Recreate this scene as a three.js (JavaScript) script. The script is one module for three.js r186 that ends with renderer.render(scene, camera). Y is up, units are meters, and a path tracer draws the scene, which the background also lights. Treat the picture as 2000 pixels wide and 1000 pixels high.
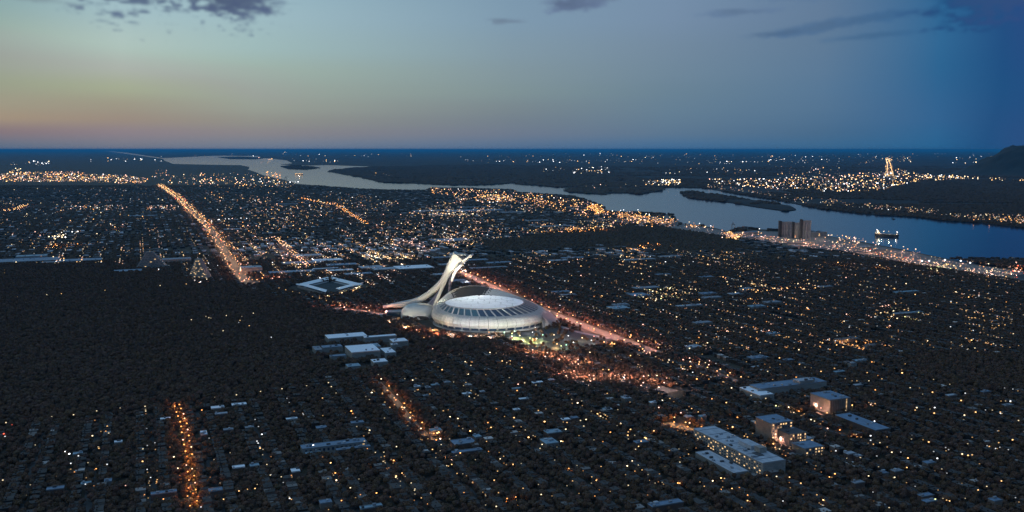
import * as THREE from 'three';
import { mergeGeometries } from 'three/addons/utils/BufferGeometryUtils.js';

// ---------------------------------------------------------------- numbers and noise
function mulberry(a) { return () => { a |= 0; a = a + 0x6D2B79F5 | 0; let t = Math.imul(a ^ a >>> 15, 1 | a); t = t + Math.imul(t ^ t >>> 7, 61 | t) ^ t; return ((t ^ t >>> 14) >>> 0) / 4294967296; }; }
const rnd = mulberry(20240611);
const rr = (a, b) => a + (b - a) * rnd();
const pick = (a) => a[Math.floor(rnd() * a.length)];
const clamp = (x, a, b) => Math.min(b, Math.max(a, x));
const smooth = (a, b, x) => { const t = clamp((x - a) / (b - a), 0, 1); return t * t * (3 - 2 * t); };
const lerp = (a, b, t) => a + (b - a) * t;
function hash2(i, j, s) { let h = Math.imul(i, 374761393) + Math.imul(j, 668265263) + Math.imul(s, 974634777); h = Math.imul(h ^ h >>> 13, 1274126177); return ((h ^ h >>> 16) >>> 0) / 4294967296; }
function vnoise(x, y, s = 1, wrap = 0) {
  const i = Math.floor(x), j = Math.floor(y), f = x - i, g = y - j, a = f * f * (3 - 2 * f), b = g * g * (3 - 2 * g);
  const w = wrap ? (k) => ((k % wrap) + wrap) % wrap : (k) => k;
  return lerp(lerp(hash2(w(i), w(j), s), hash2(w(i + 1), w(j), s), a), lerp(hash2(w(i), w(j + 1), s), hash2(w(i + 1), w(j + 1), s), a), b);
}
function fbm(x, y, s = 1, oct = 5, wrap = 0) { let v = 0, a = 0.5, t = 0; for (let k = 0; k < oct; k++) { v += a * vnoise(x, y, s + k, wrap); t += a; a *= 0.5; x *= 2; y *= 2; if (wrap) wrap *= 2; } return v / t; }
const lin = (c) => { c /= 255; return c <= 0.04045 ? c / 12.92 : Math.pow((c + 0.055) / 1.055, 2.4); };

// ---------------------------------------------------------------- camera, sky, light, haze
const scene = new THREE.Scene();
const H = 450, FOCAL = 1800, PITCH = Math.atan(208 / FOCAL);
const camera = new THREE.PerspectiveCamera(2 * Math.atan(500 / FOCAL) * 180 / Math.PI, 2, 1, 1200000);
camera.position.set(0, H, 0);
camera.rotation.set(-PITCH, 0, 0);
const renderer = new THREE.WebGLRenderer({ antialias: true });
renderer.setSize(1024, 512);
renderer.toneMapping = THREE.LinearToneMapping;
renderer.toneMappingExposure = 1;
renderer.shadowMap.enabled = true;

{ // dusk sky: afterglow low on the left, deep blue on the right, a few dark clouds
  const EL = [-90, 0.2, 1.0, 1.7, 2.5, 3.5, 4.6, 6.0, 7.8, 9.5, 18, 35, 60, 90];
  // one column per compass direction (0 ahead of the camera, + to the right), one colour per elevation from 0.2 to 9.5 degrees
  const cols = [
    [-180, [44, 72, 108], [46, 75, 111], [47, 78, 114], [48, 80, 117], [49, 82, 120], [50, 84, 123], [51, 86, 126], [52, 88, 129], [53, 90, 132]],
    [-120, [104, 110, 122], [112, 112, 118], [118, 118, 120], [122, 124, 124], [122, 130, 130], [122, 136, 138], [121, 140, 146], [119, 142, 152], [117, 143, 157]],
    [-75, [128, 118, 122], [172, 140, 120], [188, 155, 124], [188, 166, 134], [184, 178, 146], [180, 188, 160], [176, 194, 178], [162, 190, 186], [150, 184, 188]],
    [-45, [112, 116, 130], [146, 126, 124], [170, 148, 126], [170, 160, 136], [166, 168, 146], [166, 178, 160], [164, 184, 172], [150, 180, 180], [142, 176, 182]],
    [-29, [104, 116, 135], [137, 121, 125], [163, 146, 126], [160, 154, 134], [155, 160, 139], [156, 170, 152], [157, 176, 163], [140, 169, 170], [130, 162, 170]],
    [-22.6, [122, 125, 138], [142, 131, 137], [155, 141, 129], [158, 152, 135], [165, 173, 148], [172, 188, 172], [175, 196, 190], [163, 191, 198], [152, 184, 195]],
    [-15.5, [118, 128, 145], [139, 135, 138], [146, 146, 139], [153, 159, 149], [157, 169, 158], [160, 179, 168], [160, 187, 187], [159, 188, 196], [152, 184, 196]],
    [0, [92, 116, 145], [112, 124, 142], [116, 129, 141], [122, 136, 143], [128, 147, 151], [130, 150, 158], [130, 153, 167], [127, 154, 175], [124, 152, 174]],
    [9.5, [74, 112, 149], [94, 120, 145], [99, 125, 147], [103, 129, 149], [107, 132, 150], [112, 136, 155], [115, 138, 159], [118, 142, 168], [118, 143, 170]],
    [18.4, [64, 106, 143], [74, 108, 140], [80, 113, 144], [85, 117, 147], [88, 120, 150], [92, 122, 151], [95, 123, 151], [98, 124, 153], [96, 124, 155]],
    [24.5, [44, 100, 145], [48, 100, 145], [52, 100, 145], [51, 100, 145], [48, 100, 145], [46, 101, 146], [49, 104, 149], [46, 102, 148], [38, 96, 141]],
    [28.5, [30, 68, 118], [30, 70, 120], [29, 72, 122], [28, 74, 124], [28, 75, 125], [29, 73, 125], [30, 71, 124], [31, 66, 122], [30, 64, 122]],
    [45, [27, 62, 108], [27, 63, 109], [26, 64, 111], [25, 65, 113], [25, 65, 114], [26, 66, 116], [28, 68, 118], [30, 70, 120], [32, 72, 122]],
    [90, [27, 58, 98], [28, 60, 101], [29, 62, 104], [30, 64, 107], [31, 66, 110], [32, 68, 113], [34, 71, 116], [36, 74, 120], [38, 77, 123]],
    [130, [38, 68, 102], [40, 71, 105], [42, 74, 108], [44, 77, 111], [46, 80, 114], [47, 82, 116], [49, 85, 119], [51, 88, 122], [53, 91, 126]],
    [180, [44, 72, 108], [46, 75, 111], [47, 78, 114], [48, 80, 117], [49, 82, 120], [50, 84, 123], [51, 86, 126], [52, 88, 129], [53, 90, 132]],
  ];
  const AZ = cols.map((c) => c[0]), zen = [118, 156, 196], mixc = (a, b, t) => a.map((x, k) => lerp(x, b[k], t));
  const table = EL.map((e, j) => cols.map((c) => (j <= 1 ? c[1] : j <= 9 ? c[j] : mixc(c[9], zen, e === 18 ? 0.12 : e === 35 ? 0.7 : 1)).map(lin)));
  const W = 3072, HH = 1536, data = new Float32Array(W * HH * 4);
  const colour = (az, el, out) => {
    let i = 0, j = 0;
    while (i < AZ.length - 2 && az > AZ[i + 1]) i++;
    while (j < EL.length - 2 && el > EL[j + 1]) j++;
    const f = clamp((az - AZ[i]) / (AZ[i + 1] - AZ[i]), 0, 1), g = clamp((el - EL[j]) / (EL[j + 1] - EL[j]), 0, 1);
    const a = f, b = g * g * (3 - 2 * g) * 0.4 + g * 0.6;
    for (let k = 0; k < 3; k++) out[k] = lerp(lerp(table[j][i][k], table[j][i + 1][k], a), lerp(table[j + 1][i][k], table[j + 1][i + 1][k], a), b);
  };
  // clouds as soft patches: azimuth, elevation, half sizes in degrees, tilt, strength, colour
  const C = [[-21.8, 10.2, 8.6, 2.9, -0.06, 1, [74, 90, 118]], [-17.3, 9.0, 4.4, 1.75, -0.12, 1.4, [74, 88, 118]], [-25, 9.2, 4.2, 0.75, -0.07, 1.3, [80, 96, 122]], [-28, 8.2, 4, 0.32, -0.09, 0.5, [112, 128, 138]],
    [3.7, 8.7, 2.4, 0.6, 0.02, 0.95, [88, 104, 134]], [5.6, 9.0, 1.6, 0.3, 0.05, 0.6, [96, 114, 140]], [-0.4, 7.7, 1.7, 0.22, -0.03, 0.75, [100, 116, 136]], [13.5, 8.0, 3.2, 0.26, 0.03, 0.55, [82, 106, 138]],
    [17, 8.9, 5.5, 0.5, -0.02, 0.32, [74, 100, 136]], [18.8, 7.1, 5.5, 0.4, 0.12, 0.45, [44, 84, 126]], [15.6, 6.7, 2.6, 0.22, 0.05, 0.55, [70, 98, 132]], [21, 6.4, 3, 0.2, 0.06, 0.4, [46, 86, 126]], [28, 8.3, 5, 1.6, 0.12, 0.75, [16, 36, 88]], [-11, 9.3, 3, 0.3, 0, 0.4, [112, 134, 152]]];
  for (let k = 0; k < 46; k++) { const a = rr(-180, 180); C.push([a, rr(13, 40), rr(5, 14), rr(0.8, 2.4), rr(-0.08, 0.08), rr(0.4, 0.9), Math.abs(a + 60) < 70 ? [92, 108, 130] : [40, 66, 108]]); }
  const out = [0, 0, 0];
  for (let j = 0; j < HH; j++) {
    const el = ((j + 0.5) / HH - 0.5) * 180;
    for (let i = 0; i < W; i++) {
      const th = ((i + 0.5) / W - 0.5) * 2 * Math.PI;            // atan2(z, x)
      let az = th * 180 / Math.PI + 90; if (az > 180) az -= 360;  // 0 ahead of the camera, + to the right
      colour(az, el, out);
      if (el > 0 && el < 62) {
        let n1 = -1, n2 = 0;
        for (const c of C) {
          let da = az - c[0]; if (da > 180) da -= 360; if (da < -180) da += 360;
          if (Math.abs(da) > c[2] * 1.7 || Math.abs(el - c[1]) > c[3] * 3 + Math.abs(c[4] * da)) continue;
          if (n1 < 0) { n1 = fbm(az * 0.55, el * 2.0, 11, 6); n2 = fbm(az * 2.2, el * 6.5, 31, 5); }
          const e = (el - c[1] - c[4] * da) / c[3], d = Math.hypot(da / c[2], e + (n2 - 0.5) * 0.9);
          const m = clamp(c[5], 0, 1) * smooth(1.0, 0.45, d + (0.5 - n1) * 0.75 + (0.5 - n2) * 0.45);
          if (m > 0) { const lightRim = 1 + 0.25 * smooth(0.2, 0.9, d); for (let k = 0; k < 3; k++) out[k] = lerp(out[k], lin(c[6][k]) * lightRim * (0.8 + 0.4 * n2), m * 0.9); }
        }
      }
      const o = (j * W + i) * 4; data[o] = out[0]; data[o + 1] = out[1]; data[o + 2] = out[2]; data[o + 3] = 1;
    }
  }
  const sky = new THREE.DataTexture(data, W, HH, THREE.RGBAFormat, THREE.FloatType);
  sky.mapping = THREE.EquirectangularReflectionMapping; sky.magFilter = THREE.LinearFilter; sky.needsUpdate = true;
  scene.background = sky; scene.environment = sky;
}
const sun = new THREE.DirectionalLight(new THREE.Color().setRGB(1, 0.72, 0.48), 0.12);   // what is left of the sunset
sun.position.set(-9000, 1400, -5200); sun.target.position.set(0, 0, -2500);
sun.castShadow = true; sun.shadow.radius = 45;
Object.assign(sun.shadow.camera, { left: -3000, right: 3000, top: 2000, bottom: -2000, near: 10, far: 20000 });
scene.add(sun, sun.target);
scene.fog = new THREE.FogExp2(new THREE.Color().setRGB(0.07, 0.55, 1.0), 0.0000088);

// ---------------------------------------------------------------- helpers
const cp = Math.cos(-PITCH), sp = Math.sin(-PITCH);
function at(px, py, y = 0) {              // the place on the level y that lies under a point of the 2000 x 1000 plan of the view
  const dx = (px - 1000) / FOCAL, dy = -(py - 500) / FOCAL, Y = dy * cp + sp, Z = dy * sp - cp, t = (y - H) / Y;
  return new THREE.Vector3(dx * t, y, Z * t);
}
function pix(x, y, z) {                   // the other way round
  const Y = y - H, cy = Y * cp + z * sp, cz = -Y * sp + z * cp;
  return [1000 + FOCAL * x / -cz, 500 - FOCAL * cy / -cz];
}
const U = new THREE.Vector2(Math.cos(68 * Math.PI / 180), Math.sin(68 * Math.PI / 180));   // the city's grid: avenues run along U, cross streets along V
const V = new THREE.Vector2(U.y, -U.x);
const GRID = -Math.atan2(U.y, U.x);       // turn of a thing whose own x axis runs along U
const names = {};
function numbered(n) { const k = names[n] = (names[n] ?? -1) + 1; return k ? `${n}_${String(k).padStart(3, '0')}` : n; }
function tag(o, label, category, group) { o.userData = { label, category }; if (group) o.userData.group = group; return o; }
function thing(name, label, category, p = [0, 0, 0], turn = 0, group) {
  const o = new THREE.Group(); o.name = numbered(name); scene.add(o);
  if (p.isVector3) o.position.copy(p); else o.position.set(...p);
  o.rotation.y = turn; return tag(o, label, category, group);
}
function part(name, g, m, parent, label) {
  const o = new THREE.Mesh(Array.isArray(g) ? (g.length > 1 ? mergeGeometries(g) : g[0]) : g, m); o.name = name; o.castShadow = o.receiveShadow = true;
  if (label) o.userData.label = label;
  parent.add(o); return o;
}
function structure(name, g, m, label, kind = 'structure') { const o = part(numbered(name), g, m, scene); o.userData = { kind }; if (label) o.userData.label = label; return o; }
function stuff(name, label, category, g, m, mats, colors) {
  const o = new THREE.InstancedMesh(g, m, mats.length); o.name = numbered(name); o.castShadow = o.receiveShadow = true;
  mats.forEach((a, i) => o.setMatrixAt(i, a)); if (colors) colors.forEach((c, i) => o.setColorAt(i, c));
  o.userData = { label, category, kind: 'stuff' }; scene.add(o); return o;
}
const box = (w, h, d, x = 0, y = 0, z = 0, t = 0) => { const g = new THREE.BoxGeometry(w, h, d); if (t) g.rotateY(t); return g.translate(x, y + h / 2, z); };
const cyl = (r0, r1, h, x = 0, y = 0, z = 0, n = 10) => new THREE.CylinderGeometry(r1, r0, h, n).translate(x, y + h / 2, z);
const rod = (a, b, r, n = 6) => { const A = new THREE.Vector3(...a), B = new THREE.Vector3(...b), d = B.clone().sub(A), g = new THREE.CylinderGeometry(r, r, d.length(), n); g.applyQuaternion(new THREE.Quaternion().setFromUnitVectors(new THREE.Vector3(0, 1, 0), d.clone().normalize())); const m = A.add(B).multiplyScalar(0.5); return g.translate(m.x, m.y, m.z); };
function loft(rings, caps = true) {       // rings: arrays of Vector3 with the same count
  const n = rings[0].length, pos = [], idx = [], uv = [];
  rings.forEach((r, i) => r.forEach((p, k) => { pos.push(p.x, p.y, p.z); uv.push(k / n * 4, i); }));
  for (let i = 0; i < rings.length - 1; i++) for (let k = 0; k < n; k++) { const a = i * n + k, b = i * n + (k + 1) % n; idx.push(a, b, a + n, b, b + n, a + n); }
  if (caps) for (const i of [0, rings.length - 1]) { const r = rings[i], c = r.reduce((s, p) => s.add(p), new THREE.Vector3()).multiplyScalar(1 / n), at0 = pos.length / 3; pos.push(c.x, c.y, c.z); uv.push(0, 0); for (const p of r) { pos.push(p.x, p.y, p.z); uv.push(0, 0); } for (let k = 0; k < n; k++) i ? idx.push(at0, at0 + 1 + k, at0 + 1 + (k + 1) % n) : idx.push(at0, at0 + 1 + (k + 1) % n, at0 + 1 + k); }
  const g = new THREE.BufferGeometry(); g.setAttribute('position', new THREE.Float32BufferAttribute(pos, 3)); g.setAttribute('uv', new THREE.Float32BufferAttribute(uv, 2)); g.setIndex(idx); g.computeVertexNormals(); return g;
}
function inside(poly, x, y) { let c = false; for (let i = 0, j = poly.length - 1; i < poly.length; j = i++) { const [a, b] = poly[i], [p, q] = poly[j]; if ((b > y) !== (q > y) && x < (p - a) * (y - b) / (q - b) + a) c = !c; } return c; }
const bounds = (poly) => [Math.min(...poly.map((p) => p[0])), Math.min(...poly.map((p) => p[1])), Math.max(...poly.map((p) => p[0])), Math.max(...poly.map((p) => p[1]))];
const ordinal = (n) => n === 1 ? 'first' : n === 2 ? 'second' : n === 3 ? 'third' : n + (n % 100 > 10 && n % 100 < 14 ? 'th' : ['th', 'st', 'nd', 'rd'][n % 10] ?? 'th');
const rgb = (r, g, b) => new THREE.Color().setRGB(r, g, b);

// ---------------------------------------------------------------- materials
function noiseTexture(size, f, srgb) {
  const d = new Uint8Array(size * size * 4);
  for (let j = 0; j < size; j++) for (let i = 0; i < size; i++) { const c = f(i / size, j / size), o = (j * size + i) * 4; d[o] = clamp(c[0], 0, 1) * 255; d[o + 1] = clamp(c[1], 0, 1) * 255; d[o + 2] = clamp(c[2], 0, 1) * 255; d[o + 3] = 255; }
  const t = new THREE.DataTexture(d, size, size); t.wrapS = t.wrapT = THREE.RepeatWrapping; t.magFilter = THREE.LinearFilter; t.minFilter = THREE.LinearMipmapLinearFilter; t.generateMipmaps = true; if (srgb) t.colorSpace = THREE.SRGBColorSpace; t.needsUpdate = true; return t;
}
const gray = noiseTexture(256, (u, v) => { const n = 0.62 + 0.5 * (fbm(u * 8, v * 8, 3, 5, 8) - 0.3); return [n, n, n]; });          // wear and dirt
const groundTex = noiseTexture(1024, (u, v) => {      // dark grass, yards and asphalt, in linear values
  const a = fbm(u * 24, v * 24, 5, 5, 24), b = fbm(u * 90, v * 90, 9, 3, 90), c = smooth(0.5, 0.62, fbm(u * 40, v * 40, 21, 4, 40));
  const k = 0.6 + 0.8 * b; return [lerp(0.30, 0.5, c) * k * (0.7 + 0.6 * a), lerp(0.32, 0.47, c) * k * (0.7 + 0.6 * a), lerp(0.2, 0.45, c) * k * (0.7 + 0.6 * a)];
});
const fieldTex = noiseTexture(1024, (u, v) => { const i = Math.floor(u * 46 + 2 * vnoise(v * 6, 3, 8, 6)), j = Math.floor(v * 12), n = hash2(i, j, 4), b = fbm(u * 60, v * 60, 9, 4, 60), w = smooth(0.48, 0.6, fbm(u * 10, v * 10, 77, 5, 10)); const k = lerp(0.25 + 0.5 * n, 0.22, w) * (0.6 + 0.8 * b); return [k, k * 1.02, k * 0.75]; });
const waveTex = noiseTexture(512, (u, v) => { const n = fbm(u * 20, v * 20, 51, 5, 20); return [n, n, n]; });
groundTex.repeat.set(1 / 900, 1 / 900); fieldTex.repeat.set(1 / 9000, 1 / 9000); waveTex.repeat.set(1 / 260, 1 / 260);
const fabricTex = noiseTexture(512, (u, v) => { const x = (u - 0.5) * 2 + 0.05 * (fbm(u * 9, v * 9, 4, 3) - 0.5), z = (v - 0.5) * 2 + 0.05 * (fbm(u * 9 + 5, v * 9, 6, 3) - 0.5); let d = 9, e = 9; for (let a = -4; a <= 4; a++) for (let b = -4; b <= 4; b++) { const q = Math.hypot(x - a * 0.29 - (b & 1) * 0.145, z - b * 0.26); if (q < d) { e = d; d = q; } else if (q < e) e = q; } const k = 0.9 + 0.1 * fbm(u * 14, v * 14, 9, 4) - 0.4 * smooth(0.035, 0.006, e - d) * smooth(0.3, 0.55, fbm(u * 5, v * 5, 19, 3)); return [k, k, k]; });  // shade of the roof creases painted as grey lines, over faint random staining
const std = (c, rough = 0.85, o = {}) => new THREE.MeshStandardMaterial({ color: c.isColor ? c : rgb(...c), roughness: rough, ...o });
const M = {
  ground: std([0.13, 0.088, 0.06], 0.95, { map: groundTex }),
  farland: std([0.05, 0.036, 0.04], 0.95, { map: fieldTex }),
  water: new THREE.MeshPhysicalMaterial({ color: rgb(0.006, 0.03, 0.07), roughness: 0.12, specularColor: rgb(0.78, 0.93, 1), ior: 1.33, bumpMap: waveTex, bumpScale: 0.5 }),
  asphalt: std([0.075, 0.073, 0.07], 0.9, { map: gray }),
  asphaltLight: std([0.16, 0.145, 0.13], 0.9, { map: gray }),
  concrete: std([0.52, 0.52, 0.48], 0.8, { map: gray }),
  concreteQuay: std([0.24, 0.22, 0.2], 0.9, { map: gray }),
  concreteGrey: std([0.4, 0.39, 0.38], 0.85, { map: gray }),
  cream: std([0.72, 0.705, 0.64], 0.75, { map: gray }),
  membrane: std([0.86, 0.87, 0.86], 0.6),
  fabric: new THREE.MeshPhysicalMaterial({ color: rgb(0.88, 0.9, 0.9), map: fabricTex, roughness: 0.95, transmission: 0.4, thickness: 0, side: THREE.DoubleSide }),
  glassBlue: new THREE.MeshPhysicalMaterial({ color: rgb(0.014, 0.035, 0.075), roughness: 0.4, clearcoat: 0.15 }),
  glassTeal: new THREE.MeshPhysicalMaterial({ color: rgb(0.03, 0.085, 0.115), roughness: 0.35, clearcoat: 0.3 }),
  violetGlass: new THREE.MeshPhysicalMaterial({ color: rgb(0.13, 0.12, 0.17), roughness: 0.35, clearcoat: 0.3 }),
  dark: std([0.035, 0.035, 0.035], 0.9),
  steel: std([0.2, 0.2, 0.21], 0.5, { metalness: 0.6 }),
  brick: std([0.2, 0.12, 0.09], 0.9, { map: gray }),
  brickPale: std([0.34, 0.26, 0.21], 0.9, { map: gray }),
  wallPale: std([0.42, 0.38, 0.34], 0.85, { map: gray }),
  leaf: std([0.09, 0.068, 0.04], 0.95),
  leafLit: std([0.1, 0.085, 0.04], 0.95),  // lighter copy of leaf, some of the lamplight put into its colour
  bark: std([0.08, 0.06, 0.045], 0.95),
  turf: std([0.022, 0.034, 0.036], 0.95),
  roof: {
    white: std([0.88, 0.89, 0.91], 0.7), pale: std([0.58, 0.6, 0.64], 0.8, { map: gray }), grey: std([0.36, 0.38, 0.42], 0.85, { map: gray }),
    blue: std([0.2, 0.3, 0.42], 0.6, { map: gray }), cyan: std([0.3, 0.46, 0.55], 0.6, { map: gray }), tar: std([0.07, 0.07, 0.075], 0.95), rust: std([0.26, 0.17, 0.14], 0.9, { map: gray }),
  },
};
const glow = (r, g, b) => new THREE.MeshStandardMaterial({ color: rgb(0.05, 0.05, 0.05), emissive: rgb(r, g, b), roughness: 0.6 });
const HUES = { sodium: [1, 0.4, 0.1], amber: [1, 0.56, 0.2], cream: [1, 0.78, 0.46], pink: [1, 0.56, 0.42], salmon: [1, 0.37, 0.25], rust: [1, 0.42, 0.17], warm: [1, 0.9, 0.68], white: [0.95, 0.97, 1], green: [0.5, 1, 0.7], red: [1, 0.12, 0.05], lime: [0.95, 0.95, 0.4] };
const hue = (k, s) => HUES[k].map((c) => c * s);
let lampCount = 0;
function pointLight(p, k, cd, r = 25) { const l = new THREE.PointLight(rgb(...HUES[k]), cd); l.position.copy(p); l.castShadow = true; l.shadow.radius = r; l.name = `lamp_light_${lampCount++}`; scene.add(l); return l; }

// ---------------------------------------------------------------- river, shores, islands, far plain, hill
const FAR = 420000;
structure('river', new THREE.PlaneGeometry(2 * FAR, FAR + 4000).rotateX(-Math.PI / 2).translate(0, -4, -FAR / 2 + 2000), M.water, 'wide river bending from the pale upper reach to deep blue');
function landGeometry(pts, depth = 5) {     // pts: Vector2 (x, z) round the shore
  const s = new THREE.Shape(pts.map((p) => new THREE.Vector2(p.x, -p.y)));
  return new THREE.ExtrudeGeometry(s, { depth, bevelEnabled: false }).rotateX(-Math.PI / 2).translate(0, -depth, 0);
}
// shore points read off the plan, roughened so that no bank is ruler straight
function shore(px, rough = 1) {
  const a = px.map(([x, y]) => { const p = at(x, y); return new THREE.Vector2(p.x, p.z); }), out = [];
  for (let i = 0; i < a.length; i++) {
    const p = a[i], q = a[i + 1]; out.push(p); if (!q) break;
    const n = Math.min(14, Math.max(2, Math.floor(p.distanceTo(q) / 160))), L = p.distanceTo(q);
    for (let k = 1; k < n; k++) { const t = k / n, d = (fbm((p.x + (q.x - p.x) * t) / 300, (p.y + (q.y - p.y) * t) / 300, 5, 4) - 0.5) * Math.min(90, L * 0.08) * rough; out.push(new THREE.Vector2(lerp(p.x, q.x, t) - (q.y - p.y) / L * d, lerp(p.y, q.y, t) + (q.x - p.x) / L * d)); }
  }
  return out;
}
const NEAR_SHORE = [[318, 310], [322, 314], [338, 320], [400, 321.5], [470, 322.5], [487, 326], [484, 331], [500, 336], [513, 342], [530, 346], [556, 351], [582, 359], [640, 365], [700, 369], [760, 371.5], [830, 372], [842, 367.5], [920, 368], [1000, 371], [1010, 376], [1060, 379], [1125, 384], [1158, 394], [1178, 403], [1186, 413], [1200, 415], [1250, 415], [1312, 419], [1322, 430], [1330, 436], [1365, 440], [1400, 446], [1424, 453], [1440, 445], [1476, 447], [1520, 450], [1600, 455], [1618, 461], [1686, 473], [1761, 487], [1833, 502], [1906, 516], [1950, 523], [1975, 522], [2000, 529], [2080, 552]];
const FAR_SHORE = [[318, 308.5], [345, 307.5], [420, 304], [505, 304.5], [512, 308], [560, 313], [572, 319], [548, 321], [600, 323], [640, 322], [715, 324.5], [760, 329], [860, 333], [1000, 337], [1100, 344], [1180, 352], [1240, 360], [1280, 366], [1296, 365.5], [1335, 366], [1372, 367], [1400, 371], [1430, 377], [1500, 388], [1549, 396.5], [1601, 407], [1660, 414], [1703, 418.5], [1790, 423.5], [1848, 430.5], [1920, 435], [2000, 444], [2120, 458]];
{
  const n = shore(NEAR_SHORE), e = n[n.length - 1];
  structure('ground', landGeometry([...n, new THREE.Vector2(e.x + 6000, e.y + 5500), new THREE.Vector2(9000, 2500), new THREE.Vector2(-9000, 2500), new THREE.Vector2(-90000, -20000), new THREE.Vector2(-370000, -FAR + 600), new THREE.Vector2(-186000, -FAR + 600)]), M.ground, 'dark tree-grown city ground on the near bank');
  const f = shore(FAR_SHORE), g = f[f.length - 1];
  structure('far_bank', landGeometry([...f, new THREE.Vector2(g.x + 9000, g.y + 6000), new THREE.Vector2(90000, -20000), new THREE.Vector2(400000, -FAR + 600), new THREE.Vector2(-181000, -FAR + 600)]), M.farland, 'flat far bank of fields and towns reaching to the horizon');
}
const ISLANDS = {
  big: [[640, 334.5], [655, 331], [690, 327.5], [760, 325.5], [860, 323], [960, 321.5], [1100, 325], [1190, 335], [1260, 350], [1296, 364], [1290, 372.5], [1250, 379], [1225, 376.5], [1190, 377], [1184, 380], [1150, 377.5], [1112, 374.5], [1100, 366], [1020, 360], [1000, 357], [950, 361], [875, 361.5], [825, 358.5], [750, 356], [720, 349.5], [675, 340.5]],
  long: [[1332, 375], [1350, 374], [1400, 379.5], [1425, 384.5], [1460, 389], [1500, 394.5], [1543, 401.5], [1555, 409], [1537, 412], [1500, 407], [1460, 401], [1425, 395], [1375, 390], [1340, 385]],
  low: [[425, 307.2], [470, 306], [520, 308.2], [500, 311], [450, 310.5]],
  reed: [[548, 325], [575, 322.8], [610, 325.5], [624, 328], [600, 331], [565, 330]],
};
const ISLAND_TEXT = { big: 'long low wooded island, largest in the river', long: 'thin wooded island strip beside the far bank', low: 'flat dark islet in the pale upper reach of the river', reed: 'small dark islet at the mouth of the upper reach' };
for (const k in ISLANDS) { const s = shore([...ISLANDS[k], ISLANDS[k][0]]); s.pop(); structure('island', landGeometry(s).translate(0, 0.6, 0), M.farland, ISLAND_TEXT[k]); }
{ // hill on the horizon at the right
  const pos = [], idx = [], N = 46, c = at(2088, 345), R = 1330;
  for (let j = 0; j <= N; j++) for (let i = 0; i <= N; i++) { const u = (i / N - 0.5) * 2, v = (j / N - 0.5) * 2, r = Math.hypot(u, v * 0.9), x = c.x + u * R, z = c.z - 1500 + v * R * 0.8; pos.push(x, -3 + 500 * Math.pow(smooth(1, 0.05, r + 0.22 * (fbm(u * 3 + 9, v * 3 + 4, 7, 4) - 0.5)), 1.1) * (0.86 + 0.28 * fbm(u * 9, v * 9, 2, 4)), z); }
  for (let j = 0; j < N; j++) for (let i = 0; i < N; i++) { const a = j * (N + 1) + i; idx.push(a, a + N + 1, a + 1, a + 1, a + N + 1, a + N + 2); }
  const g = new THREE.BufferGeometry(); g.setAttribute('position', new THREE.Float32BufferAttribute(pos, 3)); g.setIndex(idx); g.computeVertexNormals();
  structure('hill', g, std([0.035, 0.035, 0.03], 0.95), 'dark wooded hill rising on the horizon');
}
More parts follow.
